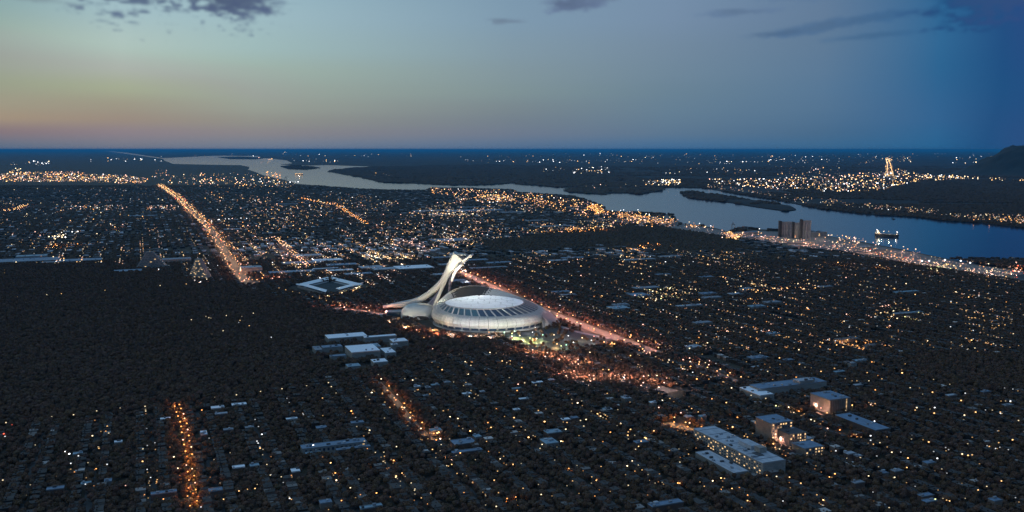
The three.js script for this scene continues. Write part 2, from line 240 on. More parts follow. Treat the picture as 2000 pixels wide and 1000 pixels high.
// ---------------------------------------------------------------- the stadium and its leaning tower
const SC = at(957, 628.7);                     // middle of the bowl on the ground
const stadium = thing('stadium', 'huge oval stadium with white fabric roof and floodlit leaning tower', 'stadium', SC);
{
  const AX = 154, AZ = 150, RX = -15, RR = 103, N = 40, step = 2 * Math.PI / N;
  const hump = (t) => { let d = t + 115 * Math.PI / 180; d = Math.atan2(Math.sin(d), Math.cos(d)); return Math.exp(-Math.pow(d / 1.05, 2)); };
  const prof = (t, s) => {                     // s: 0 roof edge, 1 top of the belt, 2 widest, 3 foot of the belt, 4 foot of the base
    const c = Math.cos(t), n = Math.sin(t), w = hump(t), k = [0, 0.84, 1, 0.955, 0.93][s], h = [52 + 4 * w, 37 + 42 * w, 19 + 10 * w, 10, 0][s];
    return s === 0 ? new THREE.Vector3(RX + RR * c, h, RR * n) : new THREE.Vector3(lerp(RX, 0, k) + AX * k * c * (s === 1 ? 1 : 1), h, AZ * k * n);
  };
  const on = (t, s, lift = 0) => {             // s runs smoothly through the profile
    const i = Math.min(3, Math.floor(s)), f = s - i, a = prof(t, i), b = prof(t, i + 1), p = a.clone().lerp(b, f);
    const bulge = i === 1 ? Math.sin(f * Math.PI) * 4.5 : i === 2 ? Math.sin(f * Math.PI) * 1.5 : 0, out = lift + bulge;
    p.x += Math.cos(t) * out * 0.75; p.z += Math.sin(t) * out * 0.75; p.y += out * 0.65; return p;
  };
  const strip = (t0, t1, s0, s1, nt, ns, lift, thick) => {   // a curved slab with closed edges
    const rings = [];
    for (let j = 0; j <= ns; j++) { const s = lerp(s0, s1, j / ns), r = []; for (let i = 0; i <= nt; i++) r.push(on(lerp(t0, t1, i / nt), s, lift)); for (let i = nt; i >= 0; i--) r.push(on(lerp(t0, t1, i / nt), s, lift - thick)); rings.push(r); }
    const g = loft(rings); return g.toNonIndexed ? (() => { const q = g.toNonIndexed(); q.computeVertexNormals(); return q; })() : g;
  };
  // dark shell behind the panels closes the bowl
  const shell = []; for (let j = 0; j <= 16; j++) { const r = []; for (let i = 0; i < 80; i++) r.push(on(i / 80 * 2 * Math.PI, j / 4, -1.6)); shell.push(r); }
  part('bowl_shell', loft(shell, false), M.dark, stadium);
  for (let i = 0; i < N; i++) {
    const t0 = i * step, t1 = t0 + step, mid = (t0 + t1) / 2, left = Math.cos(mid) < -0.15, back = hump(mid) > 0.25;
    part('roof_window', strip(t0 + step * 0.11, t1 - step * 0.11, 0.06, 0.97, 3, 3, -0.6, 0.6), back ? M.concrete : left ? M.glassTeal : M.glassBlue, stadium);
    part('rib', strip(t0 - step * 0.095, t0 + step * 0.095, 0.0, 1.0, 1, 4, 0.8, 1.6), M.concrete, stadium);
    part('concrete_panel', strip(t0 + step * 0.022, t1 - step * 0.022, 1.0, 3.0, 3, 9, 0.4, 1.2), M.concrete, stadium);
    part('base_window', strip(t0 + step * 0.12, t1 - step * 0.12, 3.1, 3.75, 2, 1, -0.4, 0.8), M.glassBlue, stadium);
    part('base_wall', strip(t0 - step * 0.1, t0 + step * 0.1, 3.0, 4.0, 1, 2, 0.2, 1.4), M.concreteGrey, stadium);
  }
  part('plinth', new THREE.CylinderGeometry(1, 1.02, 3.5, 72).scale(AX * 0.955, 1, AZ * 0.955).translate(0, 1.75, 0), M.concreteGrey, stadium);
  { // fabric roof with slack between its cable anchors
    const g = new THREE.RingGeometry(0.001, 1, 96, 30).rotateX(-Math.PI / 2), p = g.attributes.position;
    for (let i = 0; i < p.count; i++) {
      const x = p.getX(i), z = p.getZ(i), r = Math.hypot(x, z), t = Math.atan2(z, x);
      let d = 1e9, e = 1e9; for (let a = -3; a <= 3; a++) for (let b = -2; b <= 2; b++) { const q = Math.hypot(x - a * 0.29 - (b & 1) * 0.145, z - b * 0.3); if (q < d) { e = d; d = q; } else if (q < e) e = q; }
      const y = 52.6 + 9 * (1 - r * r) + 3.0 * smooth(0.0, 0.26, d) * smooth(1, 0.75, r) - 2.2 * smooth(0.05, 0, e - d) * smooth(1, 0.8, r) + 0.9 * (fbm(x * 7 + 5, z * 7 + 5, 8, 3) - 0.5);
      const k = RR * (0.995 + 0.006 * Math.cos(t * 28)); p.setXYZ(i, RX + x * k, y, z * k);
    }
    g.computeVertexNormals(); part('fabric_roof', g, M.fabric, stadium);
    for (let a = -2; a <= 2; a++) for (let b = -2; b <= 2; b++) if (a * a + b * b < 7) { part('unseen_bowl_lamp', new THREE.BoxGeometry(1, 0.4, 1).translate(RX + a * 38, 18, b * 38), glow(...hue('white', 2)), stadium); pointLight(SC.clone().add(new THREE.Vector3(RX + a * 38, 19, b * 38)), 'white', 1450, 50); }  // lamps out of sight in the bowl, put in so the fabric glows evenly
    part('roof_rim', new THREE.TorusGeometry(RR + 0.5, 1.5, 6, 96).rotateX(Math.PI / 2).translate(RX, 52, 0), M.concreteGrey, stadium);
  }
  // ---- tower: points of its plan are put in one upright plane through the foot and the head
  const A = at(772, 609), B = at(906, 616), dir = B.clone().sub(A).normalize(), nrm = new THREE.Vector3(-dir.z, 0, dir.x);
  const onPlane = (px, py, off = 0) => {       // where the sight line of a plan point meets that plane, in the stadium's own axes
    const g = at(px, py, 0), o = new THREE.Vector3(0, H, 0), d = g.clone().sub(o), t = A.clone().addScaledVector(nrm, off).sub(o).dot(nrm) / d.dot(nrm);
    return o.addScaledVector(d, t).sub(SC);
  };
  const limb = (pts, off0, off1, n = 14) => {  // pts: [px, py, half width m, half depth m]
    const K = pts.map((p) => [onPlane(p[0], p[1], 0), p[2], p[3]]), c = new THREE.CatmullRomCurve3(K.map((k) => k[0]), false, 'centripetal'), m = (K.length - 1) * 6, rings = [];
    for (let i = 0; i <= m; i++) {
      const u = i / m, p = c.getPoint(u), t = c.getTangent(u), q = u * (K.length - 1), j = Math.min(K.length - 2, Math.floor(q)), f = smooth(0, 1, q - j) * 0.5 + (q - j) * 0.5;
      const w = lerp(K[j][1], K[j + 1][1], f), d = lerp(K[j][2], K[j + 1][2], f), side = new THREE.Vector3().crossVectors(t, nrm).normalize(), off = lerp(off0, off1, smooth(0, 1, u)), r = [];
      for (let k = 0; k < n; k++) { const a = k / n * 2 * Math.PI, ca = Math.cos(a), sa = Math.sin(a), e = 0.55; r.push(p.clone().addScaledVector(side, w * Math.sign(ca) * Math.pow(Math.abs(ca), e)).addScaledVector(nrm, off + d * Math.sign(sa) * Math.pow(Math.abs(sa), e))); }
      rings.push(r);
    }
    return loft(rings);
  };
  const tower = part('tower_spine', limb([[751, 599, 3.5, 10], [768, 596, 5.5, 14], [790, 593.5, 8.5, 18], [815, 587, 8.8, 17], [836, 575.5, 8.4, 15], [853, 561, 8, 13], [866, 547, 8.2, 13], [875, 532, 9.4, 13], [884, 516, 12.5, 14], [893, 504, 16, 15], [896.5, 498.5, 17.5, 15]], 0, 0), M.cream, stadium, 'floodlit cream spine of the leaning tower');
  part('tower_horn', limb([[887, 527, 4, 10], [897, 518, 4.6, 11], [908, 508, 4.6, 11], [918, 500, 4, 10], [923, 497, 2.6, 8]], 0, 0), M.cream, tower);
  part('cable_car_glazing', limb([[886, 548, 3, 6], [888.5, 538, 3.4, 7], [894, 527, 3.2, 8], [904, 516, 2.6, 8]], 12, 12), M.membrane, tower);
  part('tower_cap', limb([[880.5, 497.6, 1.6, 12], [896, 496.6, 1.9, 14], [911, 497.4, 1.6, 12]], 0, 0), M.concrete, tower);
  part('front_leg', limb([[848, 610, 4.2, 7], [853.5, 597, 3.9, 6.5], [861, 575, 4, 6], [868, 556, 4.6, 6], [875, 538, 6, 7]], 26, 4), M.cream, stadium, 'slim cream leg between tower and roof ring');
  part('rear_leg', limb([[868, 596, 3, 6], [871, 580, 3, 6], [875, 560, 3.4, 6], [880, 542, 4.4, 6]], -30, -6), M.violetGlass, stadium, 'violet grey rear leg, its shade put into the colour');  // violet material in place of cream paints the shade on this leg
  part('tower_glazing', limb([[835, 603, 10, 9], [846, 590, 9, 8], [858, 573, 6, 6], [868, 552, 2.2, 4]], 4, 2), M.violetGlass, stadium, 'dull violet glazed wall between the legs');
  { // low shell at the foot of the tower
    const c = at(816, 617).sub(SC), g = new THREE.SphereGeometry(1, 40, 20, 0, Math.PI * 2, 0, Math.PI / 2), p = g.attributes.position;
    for (let i = 0; i < p.count; i++) { const x = p.getX(i), y = p.getY(i), z = p.getZ(i); p.setXYZ(i, Math.sign(x) * Math.pow(Math.abs(x), 0.8), Math.pow(Math.max(0, y), 0.75), z); }
    g.scale(46, 34, 60).translate(c.x, 0, c.z); g.computeVertexNormals(); part('foot_shell', g, M.cream, stadium, 'pale concrete shell under the foot of the tower');
    const arch = []; for (const s of [0, 1]) { const r = []; for (let k = 0; k <= 16; k++) { const a = Math.PI * k / 16; r.push(new THREE.Vector3(c.x + 10 + 25 * Math.cos(a), 1 + 9 * Math.sin(a), c.z + 50 + s * 9)); } arch.push(r); }
    part('entrance_arch', loft(arch), M.dark, stadium);
    const a2 = []; for (let k = 0; k <= 18; k++) { const a = Math.PI * (0.06 + 0.86 * k / 18), r = [], x = c.x + 14 + 50 * Math.cos(a), y = 2 + 33 * Math.sin(a), z = c.z + 44 - 36 * Math.sin(a); for (let m = 0; m < 8; m++) { const b = m / 8 * 2 * Math.PI; r.push(new THREE.Vector3(x + 1.6 * Math.cos(b) * Math.cos(a), y + 1.6 * Math.cos(b) * Math.sin(a), z + 2.6 * Math.sin(b))); } a2.push(r); }
    part('shell_rib', loft(a2), M.cream, stadium);
    // office block under the tail
    const q = at(774, 616).sub(SC);
    part('tail_block', [box(50, 13, 30, q.x, 0, q.z, 0.25)], M.concreteGrey, stadium);
    for (let f = 0; f < 3; f++) part('window_band', [box(56.6, 2, 34.6, q.x, 1.6 + f * 4, q.z, 0.25)], M.glassTeal, stadium);
    part('tail_terrace', [box(44, 5, 26, q.x - 26, 0, q.z + 4, 0.25)], M.concrete, stadium);
  }
  { // apron running down to the right
    const P = [[1062, 604], [1072, 607], [1086, 620], [1098, 631], [1090, 634], [1074, 631], [1058, 618]], hs = [34, 27, 14, 2.5, 2.5, 8, 30], top = P.map((p, i) => at(p[0], p[1], hs[i]).sub(SC)), low = top.map((p) => new THREE.Vector3(p.x, 0, p.z));
    part('apron_ramp', loft([top, low]), M.concreteGrey, stadium, 'pale ramp falling from the ring to the plaza');
  }
}
// floodlights that wash the concrete: posts with a lamp box each, set round the bowl
function floodlight(px, py, h, aim, k, cd, cone, label, group) {
  const p = at(px, py), t = thing('floodlight', label, 'floodlight', p, 0, group);
  part('post', cyl(0.35, 0.22, h, 0, 0, 0, 6), M.steel, t);
  const head = part('lamp', new THREE.BoxGeometry(2.4, 1.4, 0.7), glow(...hue(k, 2.2)), t); head.position.set(0, h, 0); const w = aim.clone().sub(p); head.rotation.y = Math.atan2(w.x, w.z);
  const l = new THREE.SpotLight(rgb(...HUES[k]), cd, 0, cone, 0.7); l.position.set(p.x + w.x / w.length() * 1.2, h, p.z + w.z / w.length() * 1.2); l.target.position.copy(aim); l.castShadow = true; l.shadow.radius = 60; l.name = 'lamp_flood'; scene.add(l, l.target);
}
const scAt = (x, y, z) => SC.clone().add(new THREE.Vector3(x, y, z));
{
  const G = 'floodlights on the lawn before the stadium bowl', T = 'floodlight washing the front of the stadium bowl';
  const c = 27000;
  [[845, 655, -125, 60, 'cream', 0.9], [880, 664, -80, 125, 'white', 1], [920, 668, -30, 142, 'white', 1.15], [960, 670, 15, 146, 'white', 1.15], [1000, 668, 60, 138, 'white', 1.05], [1040, 660, 105, 105, 'white', 0.85]].forEach(([px, py, x, z, k, s], i) => floodlight(px, py, 14, scAt(x, 22, z), k, c * s, 0.75, `${T}, ${ordinal(i + 1)} from the left`, G));
  floodlight(790, 648, 12, at(815, 622, 14), 'warm', 26000, 0.7, 'floodlight on the lawn washing the shell at the tower foot', 'floodlights at the tower foot');
  floodlight(760, 636, 12, at(785, 600, 20), 'warm', 24000, 0.7, 'floodlight on the lawn washing the tail of the tower', 'floodlights at the tower foot');
  // lamps standing on the ring that light the tower, and lamps at the tower head that light the fabric
  const lampOn = (name, label, pos, aim, k, cd, cone) => { const t = thing(name, label, 'floodlight', pos); const b = part('lamp', new THREE.BoxGeometry(2.2, 1.4, 1.4), glow(...hue(k, 2)), t); part('bracket', new THREE.BoxGeometry(0.6, 12, 0.6).translate(0, -6.4, 0), M.steel, t); b.lookAt(aim); const l = new THREE.SpotLight(rgb(...HUES[k]), cd, 0, cone, 0.7), d = aim.clone().sub(pos).normalize(); l.position.copy(pos).addScaledVector(d, 1.8); l.target.position.copy(aim); l.castShadow = true; l.shadow.radius = 50; l.name = 'lamp_spot'; scene.add(l, l.target); };
  const head = at(896, 510, 0); head.copy(SC).add(new THREE.Vector3(0, 0, 0));
  const T0 = scAt(-82, 152, 30);
  lampOn('spotlight', 'spotlight on the ring aimed at the upper tower', scAt(-118, 60, 12), scAt(-84, 150, -88), 'warm', 150000, 0.36);
  lampOn('spotlight', 'spotlight on the ring aimed at the middle of the tower', scAt(-136, 56, 18), scAt(-132, 76, -85), 'warm', 24000, 0.75);
  lampOn('roof_spotlight', 'lamp under the tower head aimed down on the fabric roof', scAt(-70, 146, -76), scAt(45, 55, 5), 'white', 26000, 1.25);
  lampOn('roof_spotlight', 'lamp under the tower head aimed at the near end of the roof', scAt(-74, 140, -78), scAt(-80, 55, 10), 'cream', 9000, 1.2);
  lampOn('added_ring_spotlight', 'added lamp on the tower to brighten the back of the bowl ring', scAt(-102, 118, -72), scAt(-52, 66, -106), 'cream', 9000, 1.1);  // extra light, added only to lift the dark back of the ring
}
// ---------------------------------------------------------------- which ground is taken (cells of 8 m)
const CELL = 8, MX = -7000, MZ = -13000, MW = 1800, MH = 1540, taken = new Uint8Array(MW * MH);   // 1 road, 2 building, 4 kept clear of trees and houses
const cellOf = (x, z) => { const i = Math.floor((x - MX) / CELL), j = Math.floor((z - MZ) / CELL); return i < 0 || j < 0 || i >= MW || j >= MH ? -1 : j * MW + i; };
function markDisc(x, z, r, bit) { for (let a = -r; a <= r; a += CELL * 0.7) for (let b = -r; b <= r; b += CELL * 0.7) if (a * a + b * b <= r * r) { const c = cellOf(x + a, z + b); if (c >= 0) taken[c] |= bit; } }
function markRect(x, z, lu, lv, bit, pad = 3) { for (let a = -lu / 2 - pad; a <= lu / 2 + pad; a += 5) for (let b = -lv / 2 - pad; b <= lv / 2 + pad; b += 5) { const c = cellOf(x + U.x * a + V.x * b, z + U.y * a + V.y * b); if (c >= 0) taken[c] |= bit; } }
const isTaken = (x, z) => { const c = cellOf(x, z); return c < 0 ? 0 : taken[c]; };
markDisc(SC.x - 10, SC.z, 180, 4);
{ const p = at(795, 615); markDisc(p.x, p.z, 75, 4); }

// ---------------------------------------------------------------- roads
const lampSpots = [];                       // {p, hue, s} every lamp along the roads and in the streets
function along(px, stepM, f) {              // walk a road given in plan points, f(point, direction, metres from the start)
  const a = px.map(([x, y]) => at(x, y)); let s = 0, next = stepM / 2;
  for (let i = 0; i < a.length - 1; i++) { const d = a[i + 1].clone().sub(a[i]), L = d.length(); d.divideScalar(L); while (next <= s + L) { f(a[i].clone().addScaledVector(d, next - s), d, next); next += stepM; } s += L; }
}
function ribbon(px, half, y, shift = 0) {
  const a = new THREE.CatmullRomCurve3(px.map(([x, z]) => at(x, z)), false, 'centripetal').getPoints(px.length * 8), pos = [], uv = [], idx = []; let s = 0;
  a.forEach((p, i) => { const q = a[Math.min(i + 1, a.length - 1)], o = a[Math.max(i - 1, 0)], d = q.clone().sub(o).normalize(), n = new THREE.Vector3(-d.z, 0, d.x); if (i) s += p.distanceTo(a[i - 1]); for (const k of [shift - half, shift + half]) { pos.push(p.x + n.x * k, y, p.z + n.z * k); uv.push(k / 30, s / 30); } if (i) { const b = i * 2; idx.push(b - 2, b - 1, b, b - 1, b + 1, b); } });
  const g = new THREE.BufferGeometry(); g.setAttribute('position', new THREE.Float32BufferAttribute(pos, 3)); g.setAttribute('uv', new THREE.Float32BufferAttribute(uv, 2)); g.setIndex(idx); g.computeVertexNormals();
  if (g.attributes.normal.getY(0) < 0) { g.setIndex(idx.reverse()); g.computeVertexNormals(); } return g;
}
const ROADS = [   // plan points, half width, lamp hue, lamp spacing, metres between the lights that wash the road, their strength, height, label
  { n: 'boulevard', wash: 'rust', mess: 1.4, px: [[312, 362], [345, 385], [385, 425], [415, 455], [445, 500], [470, 540], [488, 555]], w: 19, clear: 18, hue: 'amber', sp: 34, lp: 56, cd: 1000, h: 15, t: 'bright amber boulevard running to the far distance' },
  { n: 'boulevard_end', px: [[478, 553], [520, 548], [560, 545]], w: 12, hue: 'pink', sp: 30, lp: 50, cd: 900, h: 13, t: 'pink lit cross road at the near end of the amber boulevard' },
  { n: 'avenue', mess: 1.1, px: [[897, 531], [930, 545], [960, 560], [1060, 605], [1150, 640], [1215, 664], [1282, 689]], w: 17, clear: 14, trees: 0.14, hue: 'amber', sp: 36, lp: 20, cd: 680, h: 12, t: 'broad pink lit avenue passing beside the stadium' },
  { n: 'street', px: [[650, 602], [700, 607], [765, 617]], w: 14, clear: 14, hue: 'pink', sp: 40, lp: 24, cd: 800, h: 12, t: 'pink lit street ending at the foot of the stadium tower' },
  { n: 'street', px: [[795, 650], [840, 657], [892, 667]], w: 12, trees: 0.4, hue: 'pink', sp: 40, lp: 28, cd: 300, h: 12, t: 'pink lit lane below the stadium bowl' },
  { n: 'street', px: [[1020, 690], [1080, 703], [1150, 720]], w: 15, trees: 0.7, wash: 'pink', hue: 'pink', sp: 24, lp: 17, cd: 580, h: 16, t: 'red lit street below the plaza' },
  { n: 'street', px: [[1100, 733], [1150, 748], [1200, 742], [1250, 748], [1312, 766]], w: 19, trees: 0.6, wash: 'pink', hue: 'pink', sp: 22, lp: 15, cd: 580, h: 16, t: 'red lit street with a wide lit square in its middle' },
  { n: 'street', px: [[1338, 707], [1390, 726], [1442, 746]], w: 9, clear: 6, hue: 'amber', sp: 17, lp: 26, cd: 190, h: 10, t: 'amber street falling towards the blue roofed block' },
  { n: 'street', px: [[1302, 826], [1340, 838], [1388, 852]], w: 11, clear: 8, hue: 'sodium', sp: 15, lp: 15, cd: 240, h: 10, t: 'short orange street at the head of the long white roof' },
  { n: 'street', px: [[344, 797], [356, 825], [364, 860], [369, 900], [374, 950], [380, 1004]], w: 6, trees: 0.75, hue: 'sodium', sp: 16, lp: 10, cd: 62, h: 11, t: 'orange tree-lined street running out of the bottom edge' },
  { n: 'street', px: [[738, 746], [772, 782], [800, 818], [830, 848], [864, 874]], w: 6, hue: 'sodium', sp: 30, lp: 24, cd: 120, h: 9, t: 'dim reddish street slanting down to an orange junction' },
  { n: 'quay_road', mess: 1.6, wash: 'pink', px: [[1440, 459], [1520, 471], [1600, 484], [1700, 496], [1800, 515], [1900, 531], [2000, 549]], w: 22, hue: 'pink', sp: 45, lp: 62, cd: 1100, h: 16, t: 'long pink quay road beside the deep blue water' },
  { n: 'street', px: [[540, 470], [570, 494], [604, 524]], w: 9, hue: 'amber', sp: 30, lp: 60, cd: 500, h: 12, t: 'thin amber street slanting between the pale works roofs' },
  { n: 'street', px: [[587, 390], [620, 396], [660, 404], [690, 424], [715, 440]], w: 12, hue: 'sodium', sp: 50, lp: 110, cd: 1300, h: 16, t: 'orange street winding through the middle distance' },
  { n: 'street', px: [[716, 496], [745, 505], [775, 509], [802, 503]], w: 16, hue: 'cream', sp: 26, lp: 40, cd: 900, h: 14, t: 'yellow lit curve of road left of the tower head' },
  { n: 'street', px: [[402, 437], [440, 431], [484, 430]], w: 12, hue: 'white', sp: 40, lp: 80, cd: 1200, h: 16, t: 'white lit street branching from the amber boulevard' },
  { n: 'street', px: [[1040, 455], [1100, 457], [1190, 452]], w: 14, hue: 'sodium', sp: 36, lp: 60, cd: 1300, h: 15, t: 'orange lit road along the dark park' },
  { n: 'street', px: [[0, 416], [30, 411], [52, 403]], w: 14, hue: 'amber', sp: 45, lp: 90, cd: 1700, h: 16, t: 'amber streak of road at the left edge' },
  { n: 'street', px: [[96, 484], [125, 486], [152, 484]], w: 15, hue: 'sodium', sp: 60, lp: 34, cd: 900, h: 14, t: 'short orange forecourt in the dark on the left' },
  { n: 'street', px: [[1732, 310], [1736, 322], [1739, 346]], w: 45, hue: 'amber', sp: 240, lp: 900, cd: 5000, h: 70, t: 'bright avenue through the far town running to the horizon' },
  { n: 'street', px: [[1440, 571], [1480, 575], [1560, 566], [1600, 569]], w: 9, hue: 'amber', sp: 45, lp: 60, cd: 300, h: 12, t: 'amber flecked street crossing the dim quarter at the right' },
];
for (const r of ROADS) {
  structure(r.n, ribbon(r.px, r.w, 0.06), M.asphaltLight, r.t);
  along(r.px, 7, (p) => markDisc(p.x, p.z, r.w + 4, r.trees ? (r.trees > 0.5 ? 32 : 64) : 1));
  if (r.clear) along(r.px, 9, (p) => { const d = p.length(); markDisc(p.x - p.x / d * r.clear * 0.6, p.z - p.z / d * r.clear * 0.6, r.w + r.clear, 16); });
  let k = 0;
  along(r.px, r.sp, (p, d) => { const n = new THREE.Vector3(-d.z, 0, d.x), side = (k++ & 1) ? 1 : -1; lampSpots.push({ p: p.clone().addScaledVector(n, side * (r.w - 1.5) + rr(-1, 1) * (r.mess ? 5 : 1)).addScaledVector(d, rr(-0.3, 0.3) * r.sp), hue: rnd() < 0.75 ? r.hue : pick(['amber', 'cream', 'pink']), s: r.n === 'boulevard' ? rr(0.5, 1.3) : 1.2, road: r }); });
  if (r.mess) along(r.px, 44 / r.mess, (p, d) => { const n = new THREE.Vector3(-d.z, 0, d.x); lampSpots.push({ p: p.clone().addScaledVector(n, rr(-1, 1) * (r.w + 26)).addScaledVector(d, rr(-9, 9)), hue: pick(['amber', 'amber', 'sodium', 'sodium', 'pink', 'cream', 'red']), s: rr(0.3, 1.3) }); });
  along(r.px, r.lp, (p, d) => { const n = new THREE.Vector3(-d.z, 0, d.x); pointLight(p.clone().addScaledVector(n, rr(-0.5, 0.5) * r.w).setY(r.h), r.wash ?? (r.hue === 'amber' || r.hue === 'pink' ? 'salmon' : r.hue), r.cd * 3.6 * rr(0.5, 1.4)); });
}
// residential streets: avenues along U every 78 m, cross streets along V
const uv = (x, z) => [x * U.x + z * U.y, x * V.x + z * V.y], xz = (u, v) => [U.x * u + V.x * v, U.y * u + V.y * v];
const PITCH_V = 78, PITCH_U = 210;
const PARKS = [
  [[-40, 548], [60, 522], [240, 522], [330, 536], [420, 556], [500, 572], [590, 592], [650, 614], [755, 632], [830, 652], [900, 662], [960, 676], [1000, 694], [880, 694], [800, 725], [740, 742], [640, 738], [520, 768], [420, 790], [330, 800], [180, 818], [-40, 852]],
  [[945, 474], [1080, 457], [1180, 449], [1290, 446], [1400, 456], [1440, 472], [1480, 488], [1300, 496], [1200, 481], [1080, 487], [960, 493]],
  [[1790, 690], [2040, 700], [2040, 745], [1960, 770], [1850, 760], [1790, 735]],
];
const inPark = (x, y) => PARKS.some((p) => inside(p, x, y));
for (let i = -40; i <= 40; i++) {           // strips of the near avenues
  const v = i * PITCH_V; let u0 = null, u1 = null;
  for (let u = -2900; u <= 400; u += 20) { const [x, z] = xz(u, v); if (z > -1000 || z < -2600) continue; const [a, b] = pix(x, 0, z); if (a < -60 || a > 2060 || inPark(a, b)) continue; if (u0 === null || u - u1 > 25) { if (u0 !== null) break; u0 = u; } u1 = u; }
  if (u0 === null || u1 - u0 < 120) continue;
  const [ax, az] = xz(u0, v), [bx, bz] = xz(u1, v), L = u1 - u0;
  const g = new THREE.PlaneGeometry(L, 10).rotateX(-Math.PI / 2).rotateY(GRID).translate((ax + bx) / 2, 0.03, (az + bz) / 2);
  structure('residential_street', g, M.asphalt, 'unlit residential street hidden among trees');
  for (let u = u0; u < u1; u += 7) { const [x, z] = xz(u, v), c = cellOf(x, z); if (c >= 0) taken[c] |= 8; }
}
// ---------------------------------------------------------------- buildings one can tell apart
const litPane = glow(1.5, 0.95, 0.42), litPaneDim = glow(0.55, 0.36, 0.18), paneDark = M.glassBlue;
const unitBox = new THREE.BoxGeometry(1, 1, 1).translate(0, 0.5, 0);
function piece(name, m, parent, w, h, d, x, y, z) { const o = part(name, unitBox, m, parent); o.scale.set(w, h, d); o.position.set(x, y, z); return o; }
// p: middle of the roof on the plan; w: its length across in plan points (along V); lu: its depth along U in metres
function building({ p, w, lu = 13, lv, h = 8.5, tone = 'grey', wall = 'brick', name = 'flat_roofed_house', label, cat = 'house', group, units = 0, windows = 0, floors = 2, turn = 0, lit = 0.3, pad = 4 }) {
  const c = at(p[0], p[1], h), dist = Math.hypot(c.x, H - h, c.z); lv ??= w * dist / FOCAL / 0.93;
  const t = thing(name, label, cat, [c.x, 0, c.z], GRID + turn, group);
  const wl = piece('wall', M[wall], t, lu, h - 0.5, lv, 0, 0, 0);
  const rf = piece('roof', M.roof[tone], t, lu + 0.5, 0.6, lv + 0.5, 0, h - 0.5, 0);
  for (const [x, z, a, b] of [[lu / 2 + 0.1, 0, 0.3, lv + 0.5], [-lu / 2 - 0.1, 0, 0.3, lv + 0.5]]) piece('parapet', M.wallPale, t, a, 0.8, b, x, h + 0.1, z);
  for (let k = 0; k < units; k++) { const q = part('roof_unit', unitBox, M.roof[pick(['tar', 'grey', 'grey', 'pale'])], t); q.scale.set(rr(2, 5), rr(1.2, 3), rr(2, 6)); q.position.set(rr(-0.38, 0.38) * lu, h + 0.1, rr(-0.42, 0.42) * lv); }
  if (windows) for (let f = 0; f < floors; f++) for (let k = 0; k < windows; k++) { const on = rnd() < lit; piece('window', on ? pick([litPane, litPaneDim]) : paneDark, t, 0.2, (h / floors) * 0.45, lv / windows * 0.45, lu / 2 + 0.06, (f + 0.32) * (h - 0.5) / floors, (k + 0.5 - windows / 2) * lv / windows * 0.96); }
  markRect(c.x, c.z, lu, lv, 2, 4); if (pad > 4) markRect(c.x, c.z, lu, lv, 4, pad);
  return t;
}
